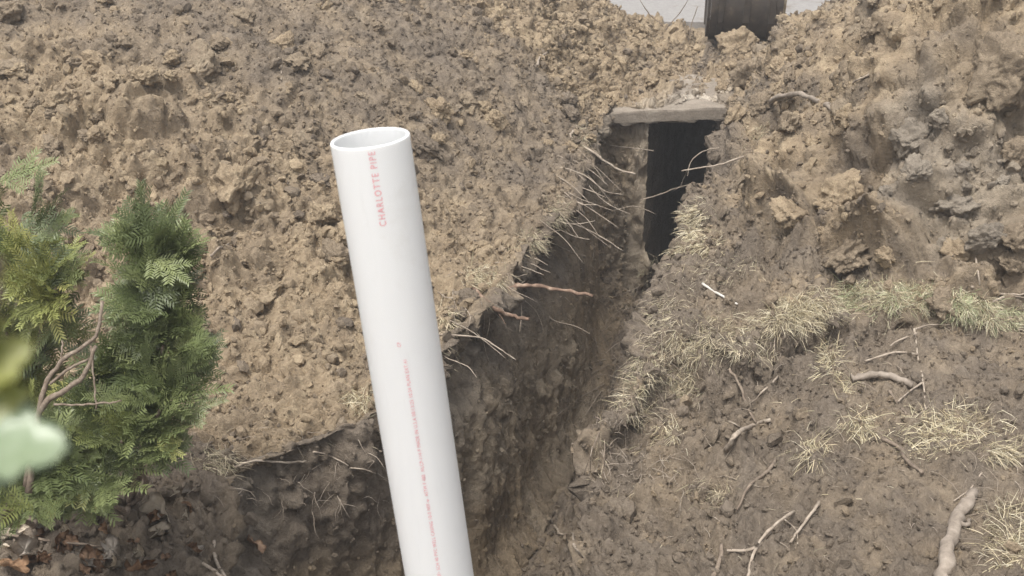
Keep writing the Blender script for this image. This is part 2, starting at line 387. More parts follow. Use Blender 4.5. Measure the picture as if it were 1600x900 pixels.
for _ in range(3):
    NRM[1:-1, 1:-1] = (NRM[1:-1, 1:-1] * 2 + NRM[:-2, 1:-1] + NRM[2:, 1:-1] + NRM[1:-1, :-2] + NRM[1:-1, 2:]) / 6
NRM /= np.maximum(np.linalg.norm(NRM, axis=-1, keepdims=True), 1e-9)
POS = BASE + NRM * D[..., None]
# colour zones: G clay against topsoil, B grey clay, R pale dust
cn = fbm(a_, b_, .5, 4, 81); cn2 = fbm(a_, b_, .1, 3, 83)
clay = np.zeros_like(U)
clay = np.where(lf, .80 * heapL * (1 - .8 * fine) + .1, clay)
clay = np.maximum(clay, heapB * .8)
clay = np.where(rt, np.maximum(heapR * .8, clay * heapR), clay)
clay = np.where(rt & (heapR < .5) & (S2 < 6.6), .08 + heapR, clay)
wd = np.where(m1, P, np.where(m3, Pr, 0))
clay = np.where(wl, np.where(m1, .12 + .6 * sstep(.22, .45, wd + .12 * cn), .06 + .2 * sstep(.5, .9, wd)), clay)
clay = np.where(wl & m1 & (S2 < 2.95), .03 + .55 * sstep(.26, .40, wd + .08 * cn), clay)
clay = np.where(wl & m1, np.maximum(clay, .6 * sstep(5.0, 5.9, S2 + .3 * cn) * sstep(.08, .2, wd)), clay)
clay = np.where(m2, .2, clay); clay = np.where(face, .75, clay)
clay = np.where(bush_ground > .5, .12, clay)
clay = np.clip(clay + (.30 * cn + .42 * cn2) * (clay > .05), 0, 1)
clay = np.where(heapR > .4, np.clip(.72 + .75 * cn2 + .5 * cn, 0, 1), clay)
grey = .5 * np.clip(.55 * sstep(.15, .5, fbm(a_, b_, .22, 3, 87)) + 1.1 * blob(1440, 250, .8, .28, .3) + .9 * blob(1480, 360, .35, .35, .22) + .5 * blob(1330, 330, .3, .12, .2), 0, 1) * heapR * sstep(-.35, .15, cn)
grey = np.where(wl & m1, .35 * sstep(.0, .4, cn + .2), grey)
dust = np.clip(blob(1095, 158, .04, .22, .16) * 1.1 + blob(1020, 168, .04, .12, .06) * .5, 0, 1) * sstep(-.5, .2, cn2 + .2) * .8 * (S2 > 6.9)
ZONE = np.stack([dust, clay, grey, np.ones_like(clay)], -1).astype(np.float32)

idx = np.arange(NR * NC).reshape(NR, NC)
Q = np.stack([idx[:-1, :-1], idx[:-1, 1:], idx[1:, 1:], idx[1:, :-1]], -1)
# the mouth of the cavity under the slab is left open
fu = (Uf - l)[:-1, :-1]
mouth = face[:-1, :-1] & (fu > .235) & (POS[:-1, :-1, 2] < -.075)
Q = Q[~mouth].reshape(-1, 4)
me = mesh_np('ground', POS.reshape(-1, 3), Q, m_soil)
ca = me.color_attributes.new('zone', 'FLOAT_COLOR', 'POINT'); ca.data.foreach_set('color', ZONE.ravel())
ground = link(bpy.data.objects.new('ground', me)); tag(ground, kind='structure')
print('terrain', NR, NC, len(Q) * 2)

# coarse copy for finding points on the ground
st = 2
ri = np.arange(0, NR, st); ci = np.arange(0, NC, st)
sub = POS[np.ix_(ri, ci)]; nr2, nc2 = sub.shape[:2]
i2 = np.arange(nr2 * nc2).reshape(nr2, nc2)
q2 = np.stack([i2[:-1, :-1], i2[:-1, 1:], i2[1:, 1:], i2[1:, :-1]], -1).reshape(-1, 4)
BVH = BVHTree.FromPolygons(sub.reshape(-1, 3).tolist(), q2.tolist())
def hit(px, py):
    d = Vector(ray(px, py)); loc, nrm, i, dist = BVH.ray_cast(Vector((0, 0, HC)), d.normalized())
    if loc is None: loc = Vector(at_z(px, py, 0)); nrm = Vector((0, 0, 1))
    if nrm.dot(d) > 0: nrm = -nrm
    return loc, nrm
def drop(x, y):
    loc, nrm, i, dist = BVH.ray_cast(Vector((x, y, 5)), Vector((0, 0, -1)))
    if loc is None: return Vector((x, y, 0)), Vector((0, 0, 1))
    return loc, (nrm if nrm.z > 0 else -nrm)
def cdepth(p): return float(np.dot(np.array(p) - np.array([0, 0, HC]), CF))
# ------------------------------------------------------------------ pavement beyond the heaps, kerb
m_conc, t, b = new_mat('concrete_pavement')
tc = N(t, 'ShaderNodeTexCoord')
n1 = noise(t, tc.outputs['Object'], 1.6, 6, .65); n2 = noise(t, tc.outputs['Object'], 30, 5, .7)
c = ramp(t, n2, [(.3, (.20, .19, .18)), (.7, (.30, .285, .27))])
c = mixc(t, ramp(t, n1, [(.56, (0, 0, 0)), (.66, (.8, .8, .8))]), c, (.16, .13, .10))  # dark blotches: dirt patches, with twig shadows painted into the colour
t.links.new(c, b.inputs['Base Color']); b.inputs['Roughness'].default_value = .85
bump(t, b, n2, .3, .004)
mb = MB()
for i in range(-6, 7):
    for j in range(6):
        mb.box((1.2 + i * 1.6, 10.75 + j * 1.35, -.022 + .003 * ((i * 7 + j * 3) % 3)), (1.588, 1.338, .09))
pave = mb.build('pavement', m_conc, bevel=.004); pave.rotation_euler = (0, 0, R(-2)); tag(pave, kind='structure')

kb = MB(); k0 = Vector(at_z(1195, 33, .03)); k1 = Vector(at_z(1420, 26, .03)); kd = (k1 - k0); kb.box((k0 + k1) / 2, (kd.length, .12, .14), Matrix.Rotation(math.atan2(kd.y, kd.x), 3, 'Z'))
tag(kb.build('kerb', m_conc, bevel=.012), kind='structure')

# ------------------------------------------------------------------ cavity under the slab and the slab itself
uo0, uo1 = -1.63 + .20, -.86 + .06
ns, nv = 40, 60
ang = np.linspace(0, 1, nv)
prof = []
for tt in ang:                                     # left wall up, roof, right wall down
    if tt < .4: prof.append((uo0, -1.65 + 1.58 * tt / .4))
    elif tt < .6: prof.append((uo0 + (uo1 - uo0) * (tt - .4) / .2, -.07))
    else: prof.append((uo1, -.07 - 1.58 * (tt - .6) / .4))
prof = np.array(prof)
SS, AA = np.meshgrid(np.linspace(0, 2.2, ns), ang, indexing='ij')
pu = np.tile(prof[:, 0], (ns, 1)); pz = np.tile(prof[:, 1], (ns, 1))
jit = .05 * fbm(SS, AA * 3, .25, 4, 301)
shr = .33 * (pu + 1.63)
ts = S_SLAB + .0 + SS + shr
close = sstep(1.6, 2.2, SS)
pu = pu + jit * np.where(AA < .4, -1, np.where(AA > .6, 1, 0)) + ((uo0 + uo1) / 2 - pu) * close
pz = pz + np.abs(jit) * ((AA > .4) & (AA < .6)) + (-.7 - pz) * close
tx, ty = to_xy(ts, pu)
ti = np.arange(ns * nv).reshape(ns, nv)
tq = np.stack([ti[:-1, :-1], ti[:-1, 1:], ti[1:, 1:], ti[1:, :-1]], -1).reshape(-1, 4)
tun = link(bpy.data.objects.new('tunnel', mesh_np('tunnel', np.stack([tx, ty, pz], -1).reshape(-1, 3), tq, m_tunnel)))
tag(tun, kind='structure')
xa, ya = to_xy(np.array([S_SLAB - .3, S_SLAB - .1, S_SLAB + 2.6, S_SLAB + 2.4]), np.array([uo0 - .1, uo1 + .1, uo1 + .1, uo0 - .1]))
fl = MB(); fl.add([(xa[i], ya[i], -1.58) for i in range(4)], [(0, 1, 2, 3)])
f_o = fl.build('tunnel_floor', m_tunnel); tag(f_o, kind='structure')

m_slab, t, b = new_mat('old_concrete')
g = N(t, 'ShaderNodeNewGeometry')
n1 = noise(t, g.outputs['Position'], 8, 6, .7); n2 = noise(t, g.outputs['Position'], 90, 4, .7)
c = ramp(t, n1, [(.3, (.125, .10, .078)), (.5, (.215, .178, .138)), (.7, (.33, .28, .225))])
c = mixc(t, .35, c, ramp(t, n2, [(.35, (.15, .125, .1)), (.65, (.38, .335, .275))]))
t.links.new(c, b.inputs['Base Color']); b.inputs['Roughness'].default_value = .9
bump(t, b, n2, .8, .006)
TLp = Vector(at_z(952, 170, .005)); TRp = Vector(at_z(1150, 162, .03))
ex = (TRp - TLp); LX = ex.length; ex.normalize(); ez = Vector((0, 0, 1)); ez = (ez - ex * ez.dot(ex)).normalized(); ey = ez.cross(ex)
from mathutils import noise as mnoise2
nx, ny, nz = 60, 20, 7
bm = bmesh.new(); grid = {}
TH, DP = .088, .9
def slab_pt(i, j, k):
    x, y, z = i / nx * LX, j / ny * DP, -k / nz * TH
    nn = Vector((x * 9, y * 9, z * 20))
    edge = (1.0 if j == 0 else 0) * (1.0 if k in (0, nz) else .35)
    chip = edge * (.004 + .028 * max(0, math.sin(x * 23 + 1.7 * math.sin(x * 11))) ** 4 * (k == nz) + .006 * abs(mnoise2.fractal(Vector((x * 12, k * 2.0, 0)), .8, 2, 4)))
    endl = (.03 * math.sin(z * 40 + y * 9) + .02 * math.sin(y * 31)) if i in (0, nx) else 0
    z2 = z + (.012 * math.sin(x * 13) * math.sin(x * 29 + 2) if k == nz else 0) - (.003 * math.sin(x * 17 + y * 7) if k == 0 else 0)
    return TLp + ex * (x + (endl if i == 0 else -endl if i == nx else 0)) + ey * (y + chip - .14) + ez * (z2 + .015)
def gv(i, j, k):
    if (i, j, k) not in grid: grid[(i, j, k)] = bm.verts.new(slab_pt(i, j, k))
    return grid[(i, j, k)]
for i in range(nx):
    for j in range(ny):
        for k in (0, nz): bm.faces.new((gv(i, j, k), gv(i + 1, j, k), gv(i + 1, j + 1, k), gv(i, j + 1, k)))
    for k in range(nz):
        for j in (0, ny): bm.faces.new((gv(i, j, k), gv(i, j, k + 1), gv(i + 1, j, k + 1), gv(i + 1, j, k)))
for j in range(ny):
    for k in range(nz):
        for i in (0, nx): bm.faces.new((gv(i, j, k), gv(i, j + 1, k), gv(i, j + 1, k + 1), gv(i, j, k + 1)))
bmesh.ops.recalc_face_normals(bm, faces=bm.faces[:])
me = bpy.data.meshes.new('concrete_slab'); bm.to_mesh(me); bm.free(); me.materials.append(m_slab)
slab = link(bpy.data.objects.new('concrete_slab', me))
tag(slab, 'old concrete slab bridging the dark opening at the far end of the trench', 'slab')

# ------------------------------------------------------------------ excavator bucket
m_steel, t, b = new_mat('worn_steel')
g = N(t, 'ShaderNodeNewGeometry')
n1 = noise(t, g.outputs['Position'], 7, 5, .7); n2 = noise(t, g.outputs['Position'], 60, 4, .7)
c = ramp(t, n1, [(.35, (.05, .043, .037)), (.55, (.085, .07, .057)), (.72, (.18, .138, .096))])
t.links.new(c, b.inputs['Base Color']); b.inputs['Roughness'].default_value = .6; b.inputs['Metallic'].default_value = .25
bump(t, b, n2, .3, .003)
m_edge, t, b = new_mat('scraped_steel_edge')
g = N(t, 'ShaderNodeNewGeometry'); n1 = noise(t, g.outputs['Position'], 30, 4, .7)
t.links.new(ramp(t, n1, [(.35, (.22, .17, .11)), (.65, (.42, .35, .25))]), b.inputs['Base Color']); b.inputs['Roughness'].default_value = .7
bc = Vector(at_depth(1159, 50, 9.15)); bc.z -= .02
bk = empty('excavator_bucket', bc); bk.rotation_euler = (R(8), 0, R(172))
tag(bk, 'dark steel excavator bucket lowered into the gap between the spoil heaps', 'bucket')
BW = .56; th = .022
# side profile (y back from the viewer, z up): open mouth faces the camera
profb = [(-.02, .02), (.10, -.02), (.24, .02), (.36, .14), (.42, .30), (.40, .46), (.32, .60), (.20, .68), (.04, .72)]
mb = MB()
vs = []; fs = []
for (y, z) in profb:
    vs += [(-BW / 2, y, z), (BW / 2, y, z)]
cen = Vector((.12, .33))
for (y, z) in profb:
    d = (Vector((y, z)) - cen).normalized() * th; vs += [(-BW / 2, y + d.x, z + d.y), (BW / 2, y + d.x, z + d.y)]
np_ = len(profb)
for i in range(np_ - 1):
    fs.append((2 * i, 2 * i + 1, 2 * i + 3, 2 * i + 2)); o_ = 2 * np_
    fs.append((o_ + 2 * i, o_ + 2 * i + 2, o_ + 2 * i + 3, o_ + 2 * i + 1))
fs += [(0, 2 * np_, 2 * np_ + 1, 1), (2 * np_ - 2, 2 * np_ - 1, 4 * np_ - 1, 4 * np_ - 2)]
mb.add(vs, fs); shell = mb.build('shell', m_steel, bk, smooth=True)
shell.data.set_sharp_from_angle(angle=R(40))
for xx in (-.2, 0, .2):
    mb = MB(); pts_ = [(y + (Vector((y, z)) - cen).normalized().x * .03, z + (Vector((y, z)) - cen).normalized().y * .03) for y, z in profb[1:7]]
    for (ya_, za_), (yb_, zb_) in zip(pts_[:-1], pts_[1:]):
        d_ = Vector((0, yb_ - ya_, zb_ - za_)); mb.box((xx, (ya_ + yb_) / 2, (za_ + zb_) / 2), (.05, .016, d_.length), d_.to_track_quat('Z', 'Y').to_matrix())
    mb.build('wear_strap', m_steel, shell, bevel=.003)
for sx in (-1, 1):
    mb = MB(); x0 = sx * (BW / 2 + .001); x1 = sx * (BW / 2 + .024)
    pr = profb
    mb.add([(x0, y, z) for y, z in pr] + [(x1, y, z) for y, z in pr],
           [tuple(range(np_)), tuple(range(2 * np_ - 1, np_ - 1, -1))] + [(i, (i + 1) % np_, np_ + (i + 1) % np_, np_ + i) for i in range(np_)])
    sp = mb.build('side_plate', m_edge if sx < 0 else m_steel, bk)
    mb = MB(); mb.box((sx * (BW / 2 + .012), -.010, .38), (.05, .024, .62), Matrix.Rotation(R(-4), 3, 'X')); mb.build('side_cutter', m_steel, sp, bevel=.004)
mb = MB(); mb.box((0, -.045, .03), (BW + .02, .10, .025), Matrix.Rotation(R(-14), 3, 'X')); mb.build('cutting_edge', m_edge, bk, bevel=.004)
for i in range(5):
    mb = MB(); x = -BW / 2 + .04 + i * (BW - .08) / 4
    mb.add([(x - .035, -.07, .0), (x + .035, -.07, .0), (x + .035, -.07, .055), (x - .035, -.07, .055), (x - .022, -.20, .012), (x + .022, -.20, .012), (x + .022, -.20, .022), (x - .022, -.20, .022)],
           [(0, 1, 2, 3), (4, 7, 6, 5), (0, 4, 5, 1), (1, 5, 6, 2), (2, 6, 7, 3), (3, 7, 4, 0)])
    mb.build('tooth', m_edge, bk, bevel=.004)
for sx in (-1, 1):
    mb = MB(); mb.add([(sx * .13 + e, y, z) for e in (-.014, .014) for y, z in ((.06, .70), (.36, .58), (.40, .72), (.26, .90), (.12, .92))],
                      [(0, 1, 2, 3, 4), (9, 8, 7, 6, 5)] + [(i, (i + 1) % 5, 5 + (i + 1) % 5, 5 + i) for i in range(5)])
    mb.build('ear', m_steel, bk, bevel=.004)
mb = MB(); mb.box((0, .55, 1.5), (.2, .26, 1.5), Matrix.Rotation(R(-22), 3, 'X')); mb.build('dipper_arm', m_steel, bk, bevel=.01)

# ------------------------------------------------------------------ white plastic pipe with red print
m_pvc, t, b = new_mat('white_pvc')
g = N(t, 'ShaderNodeTexCoord')
mp = N(t, 'ShaderNodeMapping'); mp.inputs['Scale'].default_value = (60, 60, 4); t.links.new(g.outputs['Object'], mp.inputs['Vector'])
n1 = noise(t, mp.outputs['Vector'], 1.0, 5, .7); n2 = noise(t, g.outputs['Object'], 9, 5, .7)
c = mixc(t, ramp(t, n1, [(.60, (0, 0, 0)), (.78, (.35, .35, .35))]), (.70, .705, .70), (.58, .58, .57))
c = mixc(t, ramp(t, n2, [(.60, (0, 0, 0)), (.8, (.3, .3, .3))]), c, (.66, .65, .62))
n3 = noise(t, g.outputs['Object'], 2.3, 8, .72)
c = mixc(t, ramp(t, n3, [(.56, (0, 0, 0)), (.72, (.45, .45, .45))]), c, (.50, .47, .42))
t.links.new(c, b.inputs['Base Color']); b.inputs['Roughness'].default_value = .38; b.inputs['Subsurface Weight'].default_value = .6; b.inputs['Subsurface Radius'].default_value = (1, 1, .95); b.inputs['Subsurface Scale'].default_value = .012
m_ink, t, b = new_mat('red_ink')
g = N(t, 'ShaderNodeNewGeometry'); n1 = noise(t, g.outputs['Position'], 700, 3, .7)
t.links.new(ramp(t, n1, [(.35, (.62, .13, .17)), (.6, (.75, .36, .38)), (.75, (.80, .62, .62))]), b.inputs['Base Color']); b.inputs['Roughness'].default_value = .6
PR = .057
PT = Vector(at_depth(578, 215, .057 * 2 * F / 125.0)); PB = Vector(at_depth(687, 900, .057 * 2 * F / 105.5))
pax = (PT - PB).normalized()
foot = PB + pax * ((-1.50 - PB.z) / pax.z); PLEN = (PT - foot).length
pipe = empty('plastic_pipe', foot)
tag(pipe, 'tall white plastic pipe with red print leaning upright in the near trench', 'pipe')
toc = (Vector((0, 0, HC)) - PT); toc = (toc - pax * toc.dot(pax)).normalized()          # radial direction that faces the window
pside = toc.cross(pax)                                                                      # to the viewer's right? checked below
Mp = Matrix((pside, toc, pax)).transposed()                                                 # local: x side, y to camera, z along
pipe.rotation_euler = Mp.to_euler()
SEG = 96; PWALL = .0048
bm = bmesh.new(); rings = []
for (rr, z) in ((PR, 0), (PR, PLEN - .0012), (PR - .0012, PLEN), (PR - PWALL + .0012, PLEN), (PR - PWALL, PLEN - .0012), (PR - PWALL, 0)):
    rings.append([bm.verts.new((rr * math.cos(2 * math.pi * k / SEG), rr * math.sin(2 * math.pi * k / SEG), z)) for k in range(SEG)])
for q in range(len(rings)):
    a1, a2 = rings[q], rings[(q + 1) % len(rings)]
    for k in range(SEG): bm.faces.new((a1[k], a1[(k + 1) % SEG], a2[(k + 1) % SEG], a2[k]))
for f in bm.faces: f.smooth = True
bmesh.ops.recalc_face_normals(bm, faces=bm.faces[:])
me = bpy.data.meshes.new('tube'); bm.to_mesh(me); bm.free(); me.materials.append(m_pvc)
me.set_sharp_from_angle(angle=R(35))
link(bpy.data.objects.new('tube', me), pipe)
def proj(p):
    d = Vector(p) - Vector((0, 0, HC)); zc = d.dot(Vector(CF)); return 800 + F * d.x / zc, 450 - F * d.dot(Vector(CU)) / zc
def pipe_t(py):                                    # height along the pipe whose camera-facing line shows at photo row py
    lo, hi = 0.0, PLEN
    for _ in range(50):
        md = (lo + hi) / 2
        if proj(foot + pax * md + toc * PR)[1] > py: lo = md
        else: hi = md
    return (lo + hi) / 2
sgn = 1 if proj(PT + pside * .05)[0] > proj(PT)[0] else -1
def pipe_text(body, y_low, y_high, hgt, ang0=0.0, track=1.0):
    cu = bpy.data.curves.new('print', 'FONT'); cu.body = body; cu.size = 1; cu.space_character = track; cu.resolution_u = 3
    o = bpy.data.objects.new('print', cu); COL.objects.link(o)
    dg = bpy.context.evaluated_depsgraph_get()
    me = bpy.data.meshes.new_from_object(o.evaluated_get(dg)); bpy.data.objects.remove(o)
    co = np.zeros(len(me.vertices) * 3, np.float32); me.vertices.foreach_get('co', co); co = co.reshape(-1, 3)
    z0, z1 = pipe_t(y_low), pipe_t(y_high)
    xx = (co[:, 0] - co[:, 0].min()) / (co[:, 0].max() - co[:, 0].min()); zz = z0 + xx * (z1 - z0)
    cap = co[:, 1].max() - co[:, 1].min()
    off = -(co[:, 1] - co[:, 1].min()) / .72 * hgt + hgt / 2             # glyph tops point to the viewer's left
    an = ang0 + off / PR
    rr = PR + .0005
    out = np.stack([sgn * rr * np.sin(an), rr * np.cos(an), zz], -1).astype(np.float32)
    me.vertices.foreach_set('co', out.ravel()); me.update(); me.materials.clear(); me.materials.append(m_ink)
    me.name = 'print'
    return link(bpy.data.objects.new('print', me), pipe)
tag(pipe_text('CHARLOTTE PIPE', 353, 237, .0098, -.02, 1.25), 'large red printed maker lettering near the top of the pipe')
pipe_text('CP', 541, 534, .0055, -.10)
tag(pipe_text('785-014  NSF\u2022 SCH 40 PVC WELL CASING 10-0 NSF-w  ASTM F 480  NLCP-114-P MADE IN U.S.A 08/13/25 10:24 PLAN EXT.41', 930, 562, .0056, -.01, 1.15), 'small line of red printed specification text')

# ------------------------------------------------------------------ soil clods
from mathutils import noise as mnoise
def clod_mesh(name, sub, seed, mat):
    r = random.Random(seed); bm = bmesh.new(); bmesh.ops.create_icosphere(bm, subdivisions=sub, radius=1)
    planes = [(Vector((r.gauss(0, 1), r.gauss(0, 1), r.gauss(0, 1))).normalized(), r.uniform(.45, .85)) for _ in range(9)]
    sc = (r.uniform(.85, 1.2), r.uniform(.75, 1.05), r.uniform(.55, .8))
    ph = [r.uniform(0, 6) for _ in range(9)]
    for v in bm.verts:
        p = v.co.copy()
        for nn, hh in planes:
            d = p.dot(nn) - hh
            if d > 0: p -= nn * d * .85
        k = 1 + .10 * math.sin(p.x * 5 + ph[0]) * math.sin(p.y * 6 + ph[1]) + .09 * math.sin(p.z * 9 + ph[2] + 3 * p.x)
        if sub > 2: k += .30 * mnoise.fractal(p * 2.2 + Vector((ph[3], ph[4], seed)), .75, 2.1, 6) + .10 * mnoise.fractal(p * 8 + Vector((ph[5], 0, seed)), .6, 2.1, 4)
        else: k += .10 * r.uniform(-1, 1)
        p *= k; v.co = (p.x * sc[0], p.y * sc[1], p.z * sc[2])
    me = bpy.data.meshes.new(name); bm.to_mesh(me); bm.free(); me.materials.append(mat)
    for q in me.polygons: q.use_smooth = sub > 2
    return me
protos = {k: [clod_mesh('soil_clod', 5, 100 + 10 * i + j, m) for j in range(6)] for i, (k, m) in enumerate((('tan', m_clod_tan), ('mid', m_clod_mid), ('brown', m_clod_brown), ('grey', m_clod_grey)))}
def rand_rot(): return Quaternion((random.gauss(0, 1), random.gauss(0, 1), random.gauss(0, 1), random.gauss(0, 1))).normalized()
def clod(px, py, rad, kindk, label, group=None, sink=.35, pos=None, rot=None):
    loc, nrm = hit(px, py) if pos is None else pos
    o = bpy.data.objects.new('soil_clod', random.choice(protos[kindk]))
    o.location = loc + nrm * rad * (.6 - sink); o.scale = (rad,) * 3
    o.rotation_mode = 'QUATERNION'; o.rotation_quaternion = rot or (nrm.to_track_quat('Z', 'Y') @ Quaternion((0, 0, 1), random.uniform(0, 6.28)) @ Quaternion((1, 0, 0), random.gauss(0, .4)))
    link(o); tag(o, label, 'soil clod', group); return o
# large ones that stand out
clod(375, 300, .135, 'tan', 'largest tan clay clod on the left heap, left of the white pipe')
clod(320, 100, .11, 'mid', 'brown slab of earth jutting from the upper left heap')
clod(505, 335, .075, 'tan', 'tan clod directly left of the white pipe')
clod(415, 470, .085, 'tan', 'broad tan clod between the yew and the pipe')
clod(1330, 405, .10, 'mid', 'reddish brown lump behind the turf at the foot of the right heap')
clod(1385, 400, .05, 'tan', 'small yellow clod beside the reddish lump on the right')
clod(1490, 330, .10, 'grey', 'large grey clay lump low on the right heap')
clod(1420, 215, .12, 'grey', 'broad grey clay block with a flat top on the right heap')
clod(1580, 120, .17, 'mid', 'big rounded block of earth at the right edge of the photo')
clod(1545, 370, .08, 'grey', 'grey clay lump at the foot of the right heap near the frame edge')
clod(1300, 300, .12, 'tan', 'tan clay block standing on the front of the right heap')
clod(1240, 330, .09, 'tan', 'tan lump on the right heap left of the tan clay block')
clod(1490, 400, .075, 'tan', 'yellowish clod under the large grey lump on the right')
clod(1150, 72, .17, 'tan', 'tan mound of earth in front of the excavator bucket', sink=.45)
clod(1165, 118, .10, 'mid', 'dark clod above the concrete slab', sink=.3)
clod(1132, 140, .055, 'tan', 'round tan clod resting on top of the concrete slab', sink=.2)
clod(1215, 110, .09, 'tan', 'tan clod right of the dark clod above the slab')
# pools of placements from terrain vertices
vis_r = np.where((srow > 1.9) & (srow < 9.2))[0]
def pool(weight, count, seed):
    wgt = (weight * cell_area)[vis_r].ravel(); wgt = np.maximum(wgt, 0); wgt = wgt / wgt.sum()
    ii = np.random.default_rng(seed).choice(len(wgt), count, p=wgt)
    rr = vis_r[ii // NC]; cc = ii % NC
    return POS[rr, cc], NRM[rr, cc], rr, cc
cell_area = np.linalg.norm(np.cross(dA, dB), axis=-1) * ~face
cell_area = np.where((Xf > -3.3) & (Xf < 3.0) & (np.abs(Xf) < .50 * np.hypot(Yf, HC) + .1), cell_area, 0)
CW = {'tan': 'tan', 'mid': 'light brown', 'brown': 'dark brown', 'grey': 'grey'}
def place_word(p, side):
    x, y = proj(p)
    if side == 'left':
        return ('near the crest of' if y < 90 else 'high on' if y < 200 else 'midway up' if y < 330 else 'low on') + ' the left heap, ' + ('at the far left' if x < 160 else 'above the yew' if x < 340 else 'just left of the pipe' if x < 560 else 'right of the pipe')
    if side == 'right':
        return ('near the top of' if y < 110 else 'on the upper face of' if y < 230 else 'on the lower face of' if y < 350 else 'at the foot of') + ' the right heap, ' + ('beside the trench' if x < 1250 else 'mid heap' if x < 1420 else 'towards the right edge')
    return 'behind the concrete slab, ' + ('on the left slope' if x < 980 else 'straight above the slab' if x < 1150 else 'on the right slope') + (', near the top edge' if y < 60 else '')
def scatter(weight, count, seed, rmed, sig, rmax, side, group, kinds):
    pp, nn_, rr, cc = pool(weight, count, seed)
    for p, q, r0, c0 in zip(pp, nn_, rr, cc):
        k = 'grey' if grey[r0, c0] > .35 and side == 'right' else random.choice(kinds); rad = min(rmax, rmed * math.exp(abs(random.gauss(0, sig))))
        sz = 'fist-sized' if rad > rmed * 1.6 else 'small'
        clod(0, 0, rad, k, sz + ' ' + CW[k] + ' clod ' + place_word(p, side), group, pos=(Vector(p), Vector(q)))
wL = heapL * (1 - .75 * fine) * sstep(-.2, .35, fbm(Xf, Yf, .7, 3, 611)) * (S2 < 6.8)
scatter(wL, 210, 5, .028, .55, .08, 'left', 'clods on the left spoil heap', ('tan', 'tan', 'mid', 'mid', 'brown'))
wR = heapR * sstep(-.2, .4, fbm(Xf, Yf, .5, 3, 613)) * (S2 < 6.9)
scatter(wR, 75, 6, .03, .55, .08, 'right', 'clods on the right spoil heap', ('tan', 'mid', 'mid'))
wB = (S2 > 7.15) * near * ((lf & (P2 < 1.2)) | closed | (rt & (P2 < .5)))
scatter(wB * (dust < .3), 30, 8, .04, .5, .11, 'back', 'clods behind the slab', ('tan', 'tan', 'mid'))
# the small crumbs: far too many to count, one object each of instanced lumps
crumb_protos = []
for i in range(8):
    me = clod_mesh('crumb_shape', 2, 500 + i, m_soil_inst); crumb_protos.append(bpy.data.objects.new('crumb_shape', me))
def crumb_tree(name):
    ng = bpy.data.node_groups.new(name, 'GeometryNodeTree')
    ng.interface.new_socket('Geometry', in_out='INPUT', socket_type='NodeSocketGeometry'); ng.interface.new_socket('Geometry', in_out='OUTPUT', socket_type='NodeSocketGeometry')
    gi = ng.nodes.new('NodeGroupInput'); go = ng.nodes.new('NodeGroupOutput'); iop = ng.nodes.new('GeometryNodeInstanceOnPoints'); jn = ng.nodes.new('GeometryNodeJoinGeometry')
    for o in reversed(crumb_protos):
        oi = ng.nodes.new('GeometryNodeObjectInfo'); oi.inputs['Object'].default_value = o; oi.inputs['As Instance'].default_value = True
        ng.links.new(oi.outputs['Geometry'], jn.inputs['Geometry'])
    def attr(nm, typ):
        a = ng.nodes.new('GeometryNodeInputNamedAttribute'); a.data_type = typ; a.inputs['Name'].default_value = nm
        return [x for x in a.outputs if x.enabled][0]
    ng.links.new(gi.outputs[0], iop.inputs['Points']); ng.links.new(jn.outputs[0], iop.inputs['Instance']); iop.inputs['Pick Instance'].default_value = True
    ng.links.new(attr('pick', 'INT'), iop.inputs['Instance Index']); ng.links.new(attr('rot', 'FLOAT_VECTOR'), iop.inputs['Rotation']); ng.links.new(attr('scl', 'FLOAT_VECTOR'), iop.inputs['Scale'])
    ng.links.new(iop.outputs[0], go.inputs[0]); return ng
def crumbs(name, weight, count, seed, r_med, sig, rmax):
    pp, nn_, rr, cc = pool(weight, count, seed); rg = np.random.default_rng(seed + 1)
    rad = np.minimum(rmax, r_med * np.exp(sig * rg.normal(size=count)))
    me = bpy.data.meshes.new(name); me.vertices.add(count)
    me.vertices.foreach_set('co', (pp + nn_ * (rad * .2)[:, None] + rg.normal(size=(count, 3)) * .004).astype(np.float32).ravel())
    def put(nm, typ, key, arr):
        a = me.attributes.new(nm, typ, 'POINT'); a.data.foreach_set(key, arr.ravel())
    zc = ZONE[rr, cc].copy(); zc[:, 1] = np.clip(zc[:, 1] + rg.normal(size=count) * (.05 + .24 * sstep(.1, .4, zc[:, 1])), 0, 1)
    put('zone', 'FLOAT_COLOR', 'color', zc.astype(np.float32)); put('rot', 'FLOAT_VECTOR', 'vector', rg.uniform(0, 6.28, (count, 3)).astype(np.float32))
    put('scl', 'FLOAT_VECTOR', 'vector', (rad[:, None] * rg.uniform(.75, 1.3, (count, 3))).astype(np.float32)); put('pick', 'INT', 'value', rg.integers(0, 8, count).astype(np.int32))
    o = link(bpy.data.objects.new(name, me)); md = o.modifiers.new('scatter', 'NODES'); md.node_group = crumb_tree(name); return o
clus = .25 + .75 * sstep(-.3, .35, fbm(Xf, Yf, .35, 4, 621))
w_all = clus * (clL * 1.0 + .5 * heapR + .12 * fine * heapL + .40 * bankR * rough + .5 * bush_ground + .6 * (m2 & (T2 < .5)) + .5 * heapB * (dust < .4))
w_fine = clL + .6 * heapR + .7 * fine * heapL + 1.3 * bankR * (.4 + .6 * rough) + .6 * bush_ground + .3 * wl + .5 * (m2 & (T2 < .5)) + .4 * heapB * (dust < .4)
tag(crumbs('soil_crumbs', w_all, 26000, 21, .0135, .52, .045), 'crumbs of loose earth strewn over the banks and heaps', 'soil', kind='stuff')
tag(crumbs('soil_grains', w_fine, 85000, 31, .0060, .4, .014), 'fine grains of loose earth strewn over the banks and heaps', 'soil', kind='stuff')
